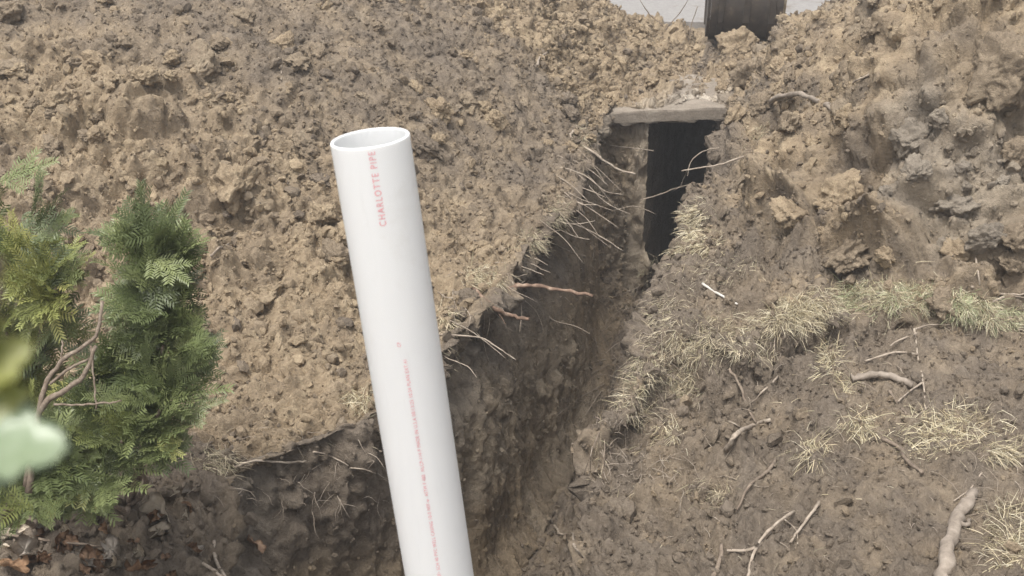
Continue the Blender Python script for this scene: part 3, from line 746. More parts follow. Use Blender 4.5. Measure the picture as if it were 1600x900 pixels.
#==PART3==
# ------------------------------------------------------------------ roots and sticks
def wood(name, c0, c1, c2, sc=40):
    m, t, b = new_mat(name); g = N(t, 'ShaderNodeNewGeometry'); n1 = noise(t, g.outputs['Position'], sc, 5, .7)
    t.links.new(ramp(t, n1, [(.3, c0), (.5, c1), (.7, c2)]), b.inputs['Base Color']); b.inputs['Roughness'].default_value = .85
    b.inputs['Specular IOR Level'].default_value = .2
    bump(t, b, n1, .5, .003); return m
m_root = wood('pale_root', (.19, .155, .12), (.32, .265, .21), (.43, .375, .305))
m_rootgrey = wood('grey_root', (.16, .13, .105), (.25, .21, .17), (.34, .29, .24), 25)
m_rootdark = wood('dark_root', (.11, .085, .065), (.19, .15, .115), (.29, .235, .18))
m_rootred = wood('red_bark_root', (.10, .070, .052), (.20, .132, .094), (.38, .30, .225), 22)
m_cut = wood('cut_wood', (.42, .33, .2), (.55, .45, .3), (.62, .52, .36))
m_twigwhite = wood('bleached_twig', (.45, .42, .37), (.56, .53, .48), (.65, .62, .57))
def catmull(pts, n=6):
    P_ = [pts[0] * 2 - pts[1]] + list(pts) + [pts[-1] * 2 - pts[-2]]; out = []
    for i in range(1, len(P_) - 2):
        for k in range(n):
            u = k / n; p0, p1, p2, p3 = P_[i - 1], P_[i], P_[i + 1], P_[i + 2]
            out.append(.5 * ((2 * p1) + (p2 - p0) * u + (2 * p0 - 5 * p1 + 4 * p2 - p3) * u * u + (3 * p1 - p0 - 3 * p2 + p3) * u ** 3))
    out.append(Vector(pts[-1])); return out
def tube_into(mb, pts, r0, r1, sides=7, wig=.0, knob=.12, seed=0):
    rg = random.Random(seed); pts = [Vector(p) for p in pts]; base = len(mb.v); n_ = len(pts)
    up = Vector((0.3, .2, 1)); rings = []
    for i, p in enumerate(pts):
        tdir = (pts[min(i + 1, n_ - 1)] - pts[max(i - 1, 0)]).normalized()
        a = tdir.cross(up).normalized(); bb = tdir.cross(a)
        p = p + (a * rg.gauss(0, 1) + bb * rg.gauss(0, 1)) * wig * (0 if i in (0, n_ - 1) else 1)
        rad = (r0 + (r1 - r0) * i / (n_ - 1)) * (1 + knob * rg.gauss(0, 1))
        for k in range(sides):
            an = 2 * math.pi * k / sides; rk = rad * (1 + .10 * math.sin(3 * an + i)); mb.v.append(tuple(p + (a * math.cos(an) + bb * math.sin(an)) * rk))
    for i in range(n_ - 1):
        for k in range(sides):
            a0 = base + i * sides + k; a1 = base + i * sides + (k + 1) % sides; mb.f.append((a0, a1, a1 + sides, a0 + sides))
    mb.f.append(tuple(base + k for k in range(sides))[::-1]); mb.f.append(tuple(base + (n_ - 1) * sides + k for k in range(sides)))
def px_path(pts, mode, r, dend=0.0, lift=.6):
    out = []
    if mode == 'lie':
        for q in pts:
            loc, nrm = hit(q[0], q[1]); out.append(loc + nrm * (r * lift + .005 + (q[2] if len(q) > 2 else 0)))
    else:                                          # grows out of the soil at the first point into the open
        loc, nrm = hit(*pts[0][:2]); d0 = cdepth(loc); L_ = len(pts)
        for i, q in enumerate(pts):
            d = d0 + dend * i / (L_ - 1); dh = cdepth(hit(q[0], q[1])[0])
            out.append(Vector(at_depth(q[0], q[1], min(d, dh - .03) if i else d)))
        tdir = (out[1] - out[0]).normalized(); out.insert(0, out[0] - tdir * .04 - nrm * .05)
    return out
RS = [0]
def root(name, label, cat, pts, r0, r1, mode='lie', mat=None, group=None, dend=0.0, forks=(), sides=7, wig=None, lift=.6):
    RS[0] += 1; mat = mat or m_root
    sm_ = catmull(px_path(pts, mode, r0, dend, lift), 5)
    mb = MB(); tube_into(mb, sm_, r0, r1, sides, r0 * .22 if wig is None else wig, .10, RS[0])
    base_loc = sm_[0]
    parent = None
    o = mb.build(name, mat, smooth=True)
    o.data.transform(Matrix.Translation(-base_loc)); o.location = base_loc
    tag(o, label, cat, group)
    for (fp, fr0, fr1, fm) in forks:
        s2 = catmull(px_path(fp, fm, fr0, dend * .5, lift), 4); mb = MB(); tube_into(mb, s2, fr0, fr1, 5, fr0 * .25, .1, RS[0] + 500)
        c_ = mb.build('side_root', mat, None, smooth=True); c_.data.transform(Matrix.Translation(-base_loc)); c_.parent = o
    return o
# on the left wall of the trench
root('root', 'thick red-barked root with pale cut end sticking out of the left trench wall, lower one', 'root', [(738,452),(770,480),(800,493),(826,499)], .0135, .0085, 'air', m_rootred, dend=-.16, forks=[([(772,482),(784,496),(790,507)], .003, .001, 'air')])
root('root', 'thick red-barked root reaching right across the trench, upper one', 'root', [(800,449),(830,446),(870,452),(926,463)], .0135, .008, 'air', m_rootred, dend=-.02)
root('root', 'thin pale root beside the pipe bending down over the shaded wall', 'root', [(690,523),(750,528),(780,545),(806,562)], .004, .0022, 'air', dend=-.05, forks=[([(752,527),(757,500),(752,470)], .003, .002, 'air'), ([(752,528),(758,545),(764,564)], .003, .0015, 'air')])
root('root', 'thin root drooping below the upper red-barked root', 'root', [(842,456),(860,497),(900,510),(922,522)], .0032, .002, 'air', m_root, dend=-.02)
root('root', 'pale forked root under the grassy lip right of the pipe', 'root', [(735,455),(705,466),(684,456)], .004, .002, 'air', m_root, dend=.02, forks=[([(708,466),(715,480),(728,484)], .0025, .0012, 'air')])
root('root', 'longest pale root slanting down left of the dark opening', 'root', [(893,216),(930,240),(960,262),(993,272)], .0085, .005, 'air', dend=-.1)
root('root', 'thin pale root crossing the left edge of the dark opening', 'root', [(948,226),(985,231),(1022,236)], .005, .003, 'air', dend=-.05)
for i, pts in enumerate(([(878,262),(915,275),(945,298),(975,304)], [(880,286),(920,297),(947,309)], [(902,272),(945,315),(985,335)], [(884,306),(920,325),(968,357)], [(955,330),(990,322),(1026,335)],
                         [(886,345),(930,365),(974,392)], [(868,355),(900,370),(921,374)], [(872,330),(890,352),(905,372)], [(880,300),(905,318),(935,320)])):
    root('rootlet', 'thin pale rootlet in the spray hanging from the upper left trench wall', 'root', pts, .0045, .0022, 'air', group='rootlets on the upper left wall', dend=-.06, sides=5)
for pts in ([(870,275),(905,300),(930,330)], [(884,318),(915,340),(938,372)], [(895,250),(925,268),(950,290)], [(862,380),(890,392),(915,400)], [(868,345),(900,350),(930,345)], [(905,235),(930,262),(945,285)], [(875,295),(910,312),(960,330)]):
    root('rootlet', 'thin pale rootlet in the spray hanging from the upper left trench wall', 'root', pts, .0036, .0018, 'air', group='rootlets on the upper left wall', dend=-.05, sides=5)
for pts in ([(700,500),(740,520),(790,560)], [(770,430),(800,452),(840,472)], [(845,345),(880,372),(912,412)], [(858,305),(900,345),(955,388)], [(876,245),(920,275),(960,322)], [(888,226),(925,255),(975,302)], [(800,440),(815,480),(812,520)], [(700,560),(730,572),(745,590)], [(720,470),(735,495),(728,520)], [(760,470),(765,500),(760,530)], [(700,480),(722,490),(728,484)], [(820,470),(840,490),(850,520)]):
    root('rootlet', 'fine rootlet hanging over the shaded left wall, right of the pipe', 'root', pts, .003, .0014, 'air', group='rootlets right of the pipe', dend=-.04, sides=5)
for pts in ([(1000,0),(1015,22),(1035,40)], [(1075,0),(1062,20),(1040,45)], [(1090,10),(1080,40),(1075,65)], [(1060,8),(1082,14),(1100,4)]):
    root('twig', 'thin twig standing against the pavement left of the bucket', 'twig', [pts[2], pts[1], pts[0]], .006, .003, 'air', m_rootdark, 'twigs left of the bucket', dend=-.05, sides=5)
for i, pts in enumerate(([(780,410),(820,418),(850,430)], [(785,414),(800,420)], [(835,404),(856,414)], [(778,420),(805,432),(824,428)], [(830,412),(845,420),(860,426)])):
    root('rootlet', 'fine rootlet under the grassy lip above the red-barked roots', 'root', pts, .0032, .0016, 'air', group='rootlets under the grassy lip', dend=-.04, sides=5)
# right of the opening
root('root', 'pale root reaching left across the lower part of the dark opening', 'root', [(1100,286),(1062,292),(1030,304),(1000,313)], .0065, .0035, 'air', dend=-.1, forks=[([(1062,292),(1072,270),(1078,258)], .003, .0018, 'air')])
root('root', 'pale root reaching left across the middle of the dark opening', 'root', [(1178,240),(1130,256),(1095,262),(1065,267)], .006, .003, 'air', dend=-.06)
root('root', 'kinked thin root at the top right of the dark opening', 'root', [(1124,231),(1100,236),(1080,252),(1074,275)], .004, .002, 'air', dend=-.06)
# right rim
for pts in ([(1005,433),(975,437)], [(1000,447),(965,462),(937,468)], [(1000,468),(960,500),(934,526)], [(976,515),(950,530),(921,538)], [(985,500),(962,492)], [(950,570),(915,588),(890,592)], [(945,600),(905,622),(870,650)],
            [(940,610),(920,640),(908,660)], [(935,640),(925,700),(922,735)], [(955,640),(930,690),(912,742)], [(960,560),(925,566),(918,577)], [(940,660),(945,700),(940,745)], [(965,590),(940,585),(925,590)], [(990,480),(965,488),(955,500)], [(950,620),(932,628),(915,630)]):
    root('rootlet', 'fine rootlet hanging from the right lip of the trench', 'root', pts, .0034, .0014, 'air', m_root if random.random() < .6 else m_rootdark, 'rootlets on the right lip', dend=-.03, sides=5)
# right bank
root('twig', 'straight bleached twig lying above the turf on the right bank', 'twig', [(1101,444),(1122,460),(1151,475)], .005, .004, 'lie', m_twigwhite, lift=1.6)
root('root', 'dark bent root in the middle of the right bank', 'root', [(1144,576),(1153,606),(1166,635),(1182,661)], .006, .004, 'lie', m_rootdark, lift=1.8)
root('twig', 'thin straight twig right of the dark bent root', 'twig', [(1217,588),(1198,610),(1174,632)], .0045, .0028, 'lie', lift=1.8)
root('root', 'smooth pale stick curving below the dark bent root', 'stick', [(1207,658),(1180,667),(1155,680),(1134,706)], .0065, .009, 'lie', m_root, lift=1.6, forks=[([(1158,677),(1150,668),(1142,660)], .004, .002, 'lie')])
root('root', 'slender brown stick on the lower right bank pointing up right', 'stick', [(1208,724),(1195,740),(1180,757),(1156,800)], .0065, .004, 'lie', m_rootdark, lift=1.6)
root('root', 'pale stick on the lower bank right of centre', 'stick', [(1279,784),(1270,808),(1250,830),(1231,850)], .0055, .004, 'lie', lift=1.8)
root('root', 'long thin dark stick at the bottom of the right bank', 'stick', [(1242,800),(1205,836),(1182,868),(1172,905)], .005, .005, 'lie', m_root, lift=1.8, forks=[([(1204,836),(1170,862),(1142,865)], .0065, .004, 'lie'), ([(1228,812),(1242,832),(1250,850)], .003, .0015, 'lie')])
root('root', 'dark upright root stub at the bottom left of the right bank', 'root', [(1128,850),(1124,880),(1105,915)], .006, .008, 'lie', m_rootdark, lift=1.4)
root('root', 'short thick broken root stub lying on the right bank', 'root', [(1334,594),(1360,590),(1395,594),(1425,606)], .014, .012, 'lie', m_rootgrey, lift=1.0, sides=9)
root('root', 'wiry forked root on the bare right bank', 'root', [(1428,519),(1432,560),(1445,600),(1449,642)], .0045, .003, 'lie', m_root, lift=2.2, forks=[([(1428,522),(1405,532),(1390,546)], .0042, .003, 'lie'), ([(1432,557),(1400,556),(1350,565)], .005, .0035, 'lie'), ([(1446,602),(1425,613),(1405,629)], .0045, .003, 'lie'), ([(1428,520),(1455,512),(1485,507)], .0045, .002, 'lie')])
root('root', 'brown stick beside the large grass patch on the right bank', 'stick', [(1378,686),(1400,705),(1418,722),(1438,743)], .0075, .006, 'lie', m_rootdark, lift=1.8)
root('twig', 'small brown twig above the stick by the large grass patch', 'twig', [(1388,612),(1398,632),(1412,652)], .005, .004, 'lie', m_rootdark, lift=1.6)
root('root', 'thickest forked root at the lower right corner of the bank', 'root', [(1515,775),(1494,808),(1485,840),(1478,875),(1470,925)], .017, .021, 'lie', m_rootgrey, lift=.7, sides=11, forks=[([(1490,818),(1505,826),(1512,815)], .009, .006, 'lie')])
root('twig', 'thin twig above the thickest root on the right', 'twig', [(1530,742),(1515,765),(1488,786)], .003, .002, 'lie', lift=2)
root('root', 'curly pale root on the trench floor', 'root', [(868,826),(874,840),(890,834),(896,855),(910,872)], .007, .004, 'lie', m_root, lift=2.5)
root('root', 'arched root looping out of the right heap above the slab level', 'root', [(1206,166,.0),(1225,152,.03),(1255,148,.05),(1282,158,.03),(1298,178,.0)], .016, .012, 'lie', m_rootgrey, lift=1.3, sides=9)
root('twig', 'thin pale twig leaning on the right heap behind the arched root', 'twig', [(1358,118),(1340,130),(1318,143)], .005, .003, 'lie', lift=2.2)
root('twig', 'upright twig near the right edge behind the turf', 'twig', [(1524,400),(1530,425),(1535,447)], .004, .003, 'lie', m_root, lift=2.5)
for pts in ([(1520,448),(1560,460),(1610,458)], [(1545,470),(1580,462),(1612,466)]):
    root('twig', 'grey twig lying along the right edge of the turf', 'twig', pts, .005, .004, 'lie', m_root, 'twigs at the right edge', lift=2.2)
root('twig', 'short pale stick on the left heap beside the yew', 'stick', [(334,400),(346,391),(362,382)], .0065, .004, 'lie', m_root, lift=2)
root('twig', 'thin twig on the upper left heap', 'twig', [(434,92),(436,108),(438,128)], .004, .003, 'lie', m_root, lift=2)
root('twig', 'short pale stick high on the heap above the white pipe', 'stick', [(835,105),(842,95),(851,85)], .009, .006, 'lie', m_root, lift=2)
root('root', 'pale root running sideways across the dark near left wall', 'root', [(366,727),(400,720),(440,722),(478,718)], .0045, .0035, 'lie', m_root, lift=2)
root('twig', 'thin root slanting down right on the near left wall', 'root', [(488,706),(515,712),(545,724)], .0035, .002, 'lie', m_root, lift=2)
root('twig', 'short thin root beside the pipe on the near left wall', 'root', [(548,728),(565,730),(584,737)], .003, .002, 'lie', m_root, lift=2)
root('root', 'upright stick at the bottom edge left of the pipe', 'stick', [(333,850),(342,875),(352,910)], .006, .005, 'lie', m_root, lift=2)
root('twig', 'pale stick lying at the bottom edge beside the upright stick', 'stick', [(300,884),(322,890),(345,905)], .006, .004, 'lie', m_root, lift=2)
root('twig', 'long brown twig lying on the leaf litter below the yew', 'twig', [(0,836),(45,845),(100,848),(165,857)], .0045, .003, 'lie', m_rootdark, lift=3)
# hair roots too fine and many to count
mb = MB()
hair_spots = [(x, y) for x, y in [(random.uniform(350, 620), random.uniform(670, 800)) for _ in range(70)]] + [(random.uniform(690, 900), random.uniform(420, 520)) for _ in range(40)] + [(random.uniform(930, 1060), random.uniform(420, 760)) for _ in range(330)] + [(random.uniform(1050, 1600), random.uniform(500, 890)) for _ in range(230)] + [(random.uniform(870, 960), random.uniform(250, 400)) for _ in range(30)]
for i, (x, y) in enumerate(hair_spots):
    loc, nrm = hit(x, y); d = (nrm * .8 + Vector((random.gauss(0, .7), random.gauss(0, .7), random.gauss(-.2, .5)))).normalized(); L_ = random.uniform(.03, .14)
    p = loc - d * .01; pts = [p]
    for k in range(5):
        d = (d + Vector((random.gauss(0, .3), random.gauss(0, .3), -.22 + random.gauss(0, .2)))).normalized(); p = p + d * L_ / 5; pts.append(p)
    tube_into(mb, pts, .0016, .0007, 3, 0, .1, i)
tag(mb.build('fine_roots', m_root, smooth=True), 'hair-fine roots bristling from the cut soil', 'roots', kind='stuff')

# ------------------------------------------------------------------ grass
m_grass, t, b = new_mat('dry_grass')
at = N(t, 'ShaderNodeAttribute', attribute_name='tint'); t.links.new(at.outputs['Color'], b.inputs['Base Color'])
b.inputs['Roughness'].default_value = .7; b.inputs['Specular IOR Level'].default_value = .25
PALS = {'straw': [(.46, .40, .28), (.39, .33, .22), (.52, .47, .35), (.32, .28, .18)], 'green': [(.32, .34, .20), (.40, .39, .26), (.27, .31, .17), (.47, .45, .32)], 'gold': [(.48, .415, .28), (.43, .36, .235), (.40, .36, .24), (.52, .47, .345)],
        'dull': [(.32, .275, .195), (.26, .215, .15), (.39, .335, .24), (.25, .23, .15)]}
def blades(spots, pal, lmin, lmax, lean, wid=.0019, upk=.7, seed=0):
    """ribbons from (loc, normal) spots"""
    rg = random.Random(seed); V_ = []; F_ = []; C_ = []
    for loc, nrm in spots:
        L_ = rg.uniform(lmin, lmax); d = (nrm * upk + Vector(lean) + Vector((rg.gauss(0, .55), rg.gauss(0, .55), rg.gauss(0, .35)))).normalized()
        side = d.cross(Vector((rg.gauss(0, 1), rg.gauss(0, 1), rg.gauss(0, 1)))).normalized(); p = Vector(loc) - nrm * .006; b0 = len(V_); col = rg.choice(PALS[pal]); kk = rg.uniform(.8, 1.6)
        for k in range(4):
            w_ = wid * .72 * (1, .9, .65, 0)[k] / 2
            if k < 3: V_ += [tuple(p - side * w_), tuple(p + side * w_)]
            else: V_.append(tuple(p))
            d = (d + Vector((rg.gauss(0, .12), rg.gauss(0, .12), -.10 - .07 * k))).normalized(); p = p + d * L_ / 3
        F_ += [(b0, b0 + 1, b0 + 3), (b0, b0 + 3, b0 + 2), (b0 + 2, b0 + 3, b0 + 5), (b0 + 2, b0 + 5, b0 + 4), (b0 + 4, b0 + 5, b0 + 6)]
        C_ += [(col[0] * kk, col[1] * kk, col[2] * kk, 1)] * 7
    return V_, F_, C_
def grass_obj(name, data):
    V_, F_, C_ = data; me = mesh_np(name, V_, F_, m_grass, True)
    ca = me.color_attributes.new('tint', 'FLOAT_COLOR', 'POINT'); ca.data.foreach_set('color', np.array(C_, np.float32).ravel()); return link(bpy.data.objects.new(name, me))
def spots_px(cx, cy, rx, ry, cnt, seed):
    rg = random.Random(seed); out = []
    while len(out) < cnt:
        x, y = rg.gauss(0, .5), rg.gauss(0, .5)
        if x * x + y * y < 1.2: out.append(hit(cx + x * rx, cy + y * ry))
    md = sorted(cdepth(p) for p, q in out)[cnt // 2]
    return [(p, q) for p, q in out if abs(cdepth(p) - md) < .16]
def merge(ds):
    V_, F_, C_ = [], [], []
    for v, f, c_ in ds:
        o_ = len(V_); V_ += v; C_ += c_; F_ += [tuple(o_ + i for i in q) for q in f]
    return V_, F_, C_
TU = [
 (1480,680,95,60,560,'gold',(.2,-.3,0),'large straw-coloured grass clump on the right bank'), (1345,662,36,22,110,'gold',(-.2,-.3,0),'small golden grass tuft left of the large grass clump'),
 (1275,702,30,26,90,'straw',(-.3,-.5,0),'loose straw tuft below the small golden grass tuft'), (1296,560,22,36,120,'gold',(-.2,-.4,0),'upright golden grass seam below the turf edge'), (1318,608,18,22,70,'gold',(-.1,-.4,0),'little golden tuft under the golden grass seam'),
 (1585,835,50,75,320,'straw',(-.3,-.2,0),'pale grass clump cut by the right edge of the photo'), (1560,705,40,20,90,'straw',(.2,-.3,0),'sparse straw at the right of the large grass clump'),
 (1065,610,32,36,120,'dull',(-.3,-.4,-.1),'drab grass tuft on the slope below the turf lip'), (1045,680,26,36,90,'straw',(-.1,-.5,-.2),'straw tuft hanging low on the right slope'), (1110,770,34,26,80,'dull',(-.1,-.4,0),'thin dry tuft low on the right slope'),
 (1000,590,26,40,120,'dull',(-.5,-.3,-.1),'grey-green tuft at the right lip of the trench'), (1085,380,55,24,260,'straw',(-.5,-.3,0),'straw-coloured sod at the right lip near the opening'), (1085,345,20,26,120,'straw',(-.7,-.2,0),'bristly tuft overhanging the lip beside the opening'),
 (1185,222,30,40,90,'dull',(-.3,-.4,0),'drab tuft right of the slab'), (1025,425,26,26,110,'dull',(-.6,-.2,0),'dull tuft at the lip between opening and turf'),
 (752,432,34,22,170,'straw',(.4,-.4,-.1),'straw tuft on the left lip right of the pipe'), (830,375,30,22,130,'dull',(.4,-.3,-.1),'dry sod edge on the left lip'), (868,330,20,26,90,'dull',(.5,-.3,-.2),'small tuft on the upper left lip'), (693,492,16,26,90,'straw',(.4,-.5,-.2),'straw tuft peeping out right behind the pipe'),
 (560,622,30,22,90,'straw',(.3,-.5,0),'straw tuft left of the pipe on the near lip'), (335,722,32,30,130,'dull',(.3,-.4,-.1),'dry grass below the yew at the bank edge'), (905,215,18,24,60,'dull',(.4,-.3,-.1),'faint tuft left of the slab'),
]
for i, (cx, cy, rx, ry, cnt, pal, lean, lab) in enumerate(TU):
    o = grass_obj('grass_tuft', blades(spots_px(cx, cy, rx, ry, int(cnt * 3.4), i), pal, .035, .10, lean, .0028 + .0006 * (cy < 400), .28, i)); tag(o, lab, 'grass tuft', 'tufts of torn turf')
# the strip of turf and sod, uncountable
ds = []
ledge_spots = []; rgl = random.Random(77)
for i in range(5200):                              # thatch hanging over the torn turf edge
    x = rgl.uniform(LEDGE[0][0] - .02, 1.75); y = float(np.interp(x, LEDGE[:, 0], LEDGE[:, 1])) + rgl.gauss(.05, .055)
    if x > 1.2 and rgl.random() < .45: continue
    if float(fbm(np.array([x]), np.array([y]), .13, 3, 801)[0]) < rgl.gauss(.0, .12): continue
    ledge_spots.append(drop(x, y))
ds.append(blades(ledge_spots[::2], 'dull', .03, .085, (-.1, -.55, -.15), .0026, .35, 3)); ds.append(blades(ledge_spots[1::2], 'straw', .03, .085, (-.15, -.55, -.1), .0026, .35, 4))
lip_spots = []
for i in range(3000):                              # thatch along the right lip of the trench
    s_ = rgl.uniform(3.0, 5.6); u_ = float(uR(s_)) - .02 + abs(rgl.gauss(0, .07)); x, y = to_xy(s_, u_); q_ = drop(x, y)
    if q_[0].z > -.2 and float(fbm(np.array([x]), np.array([y]), .16, 3, 811)[0]) > rgl.gauss(.05, .12): lip_spots.append(q_)
ds.append(blades(lip_spots[::2], 'dull', .03, .09, (-.6, -.2, -.2), .0026, .3, 5)); ds.append(blades(lip_spots[1::2], 'straw', .03, .085, (-.6, -.2, -.1), .0026, .3, 6))

line = [(1215,492),(1260,488),(1310,470),(1360,462),(1420,462),(1480,472),(1540,486),(1610,498)]
for i in range(len(line) - 1):
    (x0, y0), (x1, y1) = line[i], line[i + 1]
    for k in range(5):
        u = (k + .5) / 5; ds.append(blades(spots_px(x0 + (x1 - x0) * u, y0 + (y1 - y0) * u, 26, 30 if i < 3 else 24, int(300 * (.25 + 1.3 * random.random())), 900 + i * 9 + k), ('green' if k % 2 else 'straw') if i > 1 else 'straw', .035, .085, (-.1, -.25, 0), .0028, .45, 40 + i * 9 + k))
for (cx, cy, rx, ry, cnt) in ((1130,510,70,30,330), (1080,535,45,32,230), (1170,545,50,20,150), (1030,500,40,40,180), (1230,500,60,20,200), (1130,420,70,25,150), (1060,470,40,30,150)):
    ds.append(blades(spots_px(cx, cy, rx, ry, cnt, cx + 1), 'straw', .03, .08, (-.45, -.35, -.05), .0024, .3, cx + 7)); ds.append(blades(spots_px(cx, cy, rx, ry, cnt, cx), 'dull', .03, .075, (-.4, -.35, -.05), .0024, .4, cx))
lip_l = []
for i in range(1700):                              # thatch along the left lip
    s_ = rgl.uniform(2.5, 5.9); u_ = float(uL(s_)) + .05 - abs(rgl.gauss(0, .06)); x, y = to_xy(s_, u_); q_ = drop(x, y)
    if q_[0].z > -.15 and float(fbm(np.array([x]), np.array([y]), .18, 3, 821)[0]) > rgl.gauss(.12, .12): lip_l.append(q_)
ds.append(blades(lip_l, 'dull', .03, .085, (.55, -.35, -.25), .0025, .25, 15))
for i in range(90):                                # scattered single straws
    ds.append(blades(spots_px(random.uniform(980, 1600), random.uniform(430, 900), 60, 40, 4, 2000 + i), random.choice(('dull', 'straw')), .03, .07, (0, 0, 0), .0022, .25, 2100 + i))
tag(grass_obj('turf_grass', merge(ds)), 'torn strip of pale green and straw turf on the right bank', 'grass', kind='stuff')

# ------------------------------------------------------------------ yew shrubs
def needle_mat(name, cols):
    m, t, b = new_mat(name); oi = N(t, 'ShaderNodeObjectInfo'); g = N(t, 'ShaderNodeNewGeometry')
    n1 = noise(t, g.outputs['Position'], 14, 3, .6)
    ad = N(t, 'ShaderNodeMath', operation='MULTIPLY_ADD'); ad.inputs[1].default_value = .5; t.links.new(oi.outputs['Random'], ad.inputs[0])
    h_ = N(t, 'ShaderNodeMath', operation='MULTIPLY'); h_.inputs[1].default_value = .5; t.links.new(n1, h_.inputs[0]); t.links.new(h_.outputs[0], ad.inputs[2])
    c = ramp(t, ad.outputs[0], [(.2, cols[0]), (.5, cols[1]), (.8, cols[2])])
    c = mixc(t, g.outputs['Backfacing'], c, tuple(min(1, x * 1.25 + .02) for x in cols[1]))
    t.links.new(c, b.inputs['Base Color']); b.inputs['Roughness'].default_value = .45; b.inputs['Specular IOR Level'].default_value = .4
    return m
m_yew = needle_mat('yew_needles', [(.062, .080, .030), (.110, .135, .050), (.19, .215, .088)])
m_yewy = needle_mat('yew_needles_yellow', [(.13, .155, .05), (.22, .235, .075), (.33, .32, .11)])
m_bark = wood('yew_bark', (.10, .075, .055), (.19, .15, .115), (.30, .25, .2), 60)
def sprig_mesh(name, mat, seed):
    rg = random.Random(seed); V_ = []; F_ = []
    def needles(p0, d, up, L_, droop):
        p = Vector(p0); d = Vector(d); n_ = max(6, int(L_ / .0085)); pts = []
        for i in range(n_):
            f = i / n_; pts.append(p.copy()); side = d.cross(up).normalized(); nl = .031 * (1 - .45 * abs(f - .45) * 1.4) * rg.uniform(.85, 1.1)
            for sg in (-1, 1):
                nd = (side * sg * .85 + d * (.5 + .35 * f) + up * rg.uniform(-.15, .4)).normalized(); wv = nd.cross(up).normalized() * .0026; b0 = len(V_)
                mid_ = p + nd * nl * .5 + up * .0012; tip = p + nd * nl - up * .001
                V_.extend([tuple(p - wv * .5), tuple(p + wv * .5), tuple(mid_ + wv), tuple(mid_ - wv), tuple(tip)]); F_.extend([(b0, b0 + 1, b0 + 2, b0 + 3), (b0 + 3, b0 + 2, b0 + 4)])
            d = (d - up * droop + side * rg.gauss(0, .015)).normalized(); p = p + d * L_ / n_
        # stem
        for i in range(len(pts) - 1):
            b0 = len(V_); r0 = .0014 * (1 - .5 * i / n_); s_ = (pts[i + 1] - pts[i]).cross(up).normalized() * r0; uu = up * r0
            V_.extend([tuple(pts[i] - s_), tuple(pts[i] + uu), tuple(pts[i] + s_), tuple(pts[i + 1] - s_), tuple(pts[i + 1] + uu), tuple(pts[i + 1] + s_)]); F_.extend([(b0, b0 + 1, b0 + 4, b0 + 3), (b0 + 1, b0 + 2, b0 + 5, b0 + 4)])
        return pts
    up = Vector((0, 0, 1)); main = needles((0, 0, 0), (0, 1, .25), up, rg.uniform(.15, .19), .022)
    for k in range(rg.randint(4, 6)):
        i = int(len(main) * (.12 + .7 * k / 6)); sg = -1 if k % 2 else 1
        needles(main[i], Vector((sg * .75, .75, .1)).normalized(), up, rg.uniform(.06, .10) * (1 - .3 * k / 6), .02)
    me = bpy.data.meshes.new(name); me.from_pydata(V_, [], F_); me.update(); me.materials.append(mat); return me
SG = [sprig_mesh('sprig', m_yew, i) for i in range(4)]; SY = [sprig_mesh('sprig', m_yewy, 20 + i) for i in range(3)]
YD = 2.72
def shrub(label, base_px, blobs, seed, yellow, group=None):
    rg = random.Random(seed); base, _ = hit(*base_px); root_ = empty('yew_shrub', base); tag(root_, label, 'shrub', 'yew shrubs')
    axis = base + Vector((0, 0, .35)); inv = Matrix.Translation(-base)
    for (cx, cy, rx, ry, dd, cnt, yel) in blobs:
        cw = Vector(at_depth(cx, cy, YD + dd)); k = (YD + dd) / F; rw, rh = rx * k, ry * k
        mb = MB(); mid_ = (base + cw) / 2 + Vector((rg.gauss(0, .04), rg.gauss(0, .04), -.05)); pts = catmull([base - Vector((0, 0, .03)), mid_, cw], 5)
        tube_into(mb, pts, .011, .004, 6, .003, .08, seed + cx); o = mb.build('branch', m_bark, None, smooth=True); o.data.transform(inv); o.parent = root_
        for i in range(int(cnt * .8)):
            while True:
                q = Vector((rg.uniform(-1, 1), rg.uniform(-1, 1), rg.uniform(-1, 1)))
                if .15 < q.length < 1: break
            q = q.normalized() * q.length ** .5
            q *= rg.choice((1, 1, 1, 1.18, 1.32)); p = cw + Vector((q.x * rw, q.y * min(rw, rh) * .8, q.z * rh))
            out = Vector((q.x, q.y * .8 - .25, q.z * .7 + .42 + rg.gauss(0, .4))); out += Vector((rg.gauss(0, .35), rg.gauss(0, .35), 0)); out.normalize()
            upv = (Vector((0, -.35, 1)) + Vector((rg.gauss(0, .35), rg.gauss(0, .35), 0))).normalized()
            xv = out.cross(upv).normalized(); zv = xv.cross(out); Mx = Matrix((xv, out, zv)).transposed()
            yl = rg.random() < yel * (1.3 if q.y < .1 else .6)
            o = bpy.data.objects.new('sprig', rg.choice(SY if yl else SG)); o.rotation_euler = Mx.to_euler(); sc = rg.uniform(.5, 1.05); o.scale = (sc,) * 3
            o.location = p - out * .10 * sc - base; link(o, root_)
    return root_
y1 = shrub('yellowish green yew shrub at the left edge of the photo', (40, 790), [(15,350,80,80,.1,34,.15), (55,430,75,70,.05,34,.6), (78,452,45,55,0,22,.8), (10,520,70,70,.1,28,.4), (20,720,85,80,-.05,46,.12), (95,735,75,65,0,40,.1), (70,540,70,60,.22,24,.5), (60,640,80,60,.2,28,.3), (130,660,50,60,.05,24,.3), (10,800,60,30,-.2,6,.25)], 5, .5)
y2 = shrub('dark green yew shrub left of the white pipe', (200, 780), [(238,392,58,60,.02,40,.0), (270,430,40,75,.05,34,.0), (226,470,52,64,0,38,.03), (255,540,75,70,.0,46,.05), (190,590,50,60,.05,30,.1), (250,640,75,60,0,42,.05), (190,690,80,50,-.02,36,.06), (140,745,80,40,-.05,24,.08), (290,520,25,55,.08,12,.0)], 9, .1)
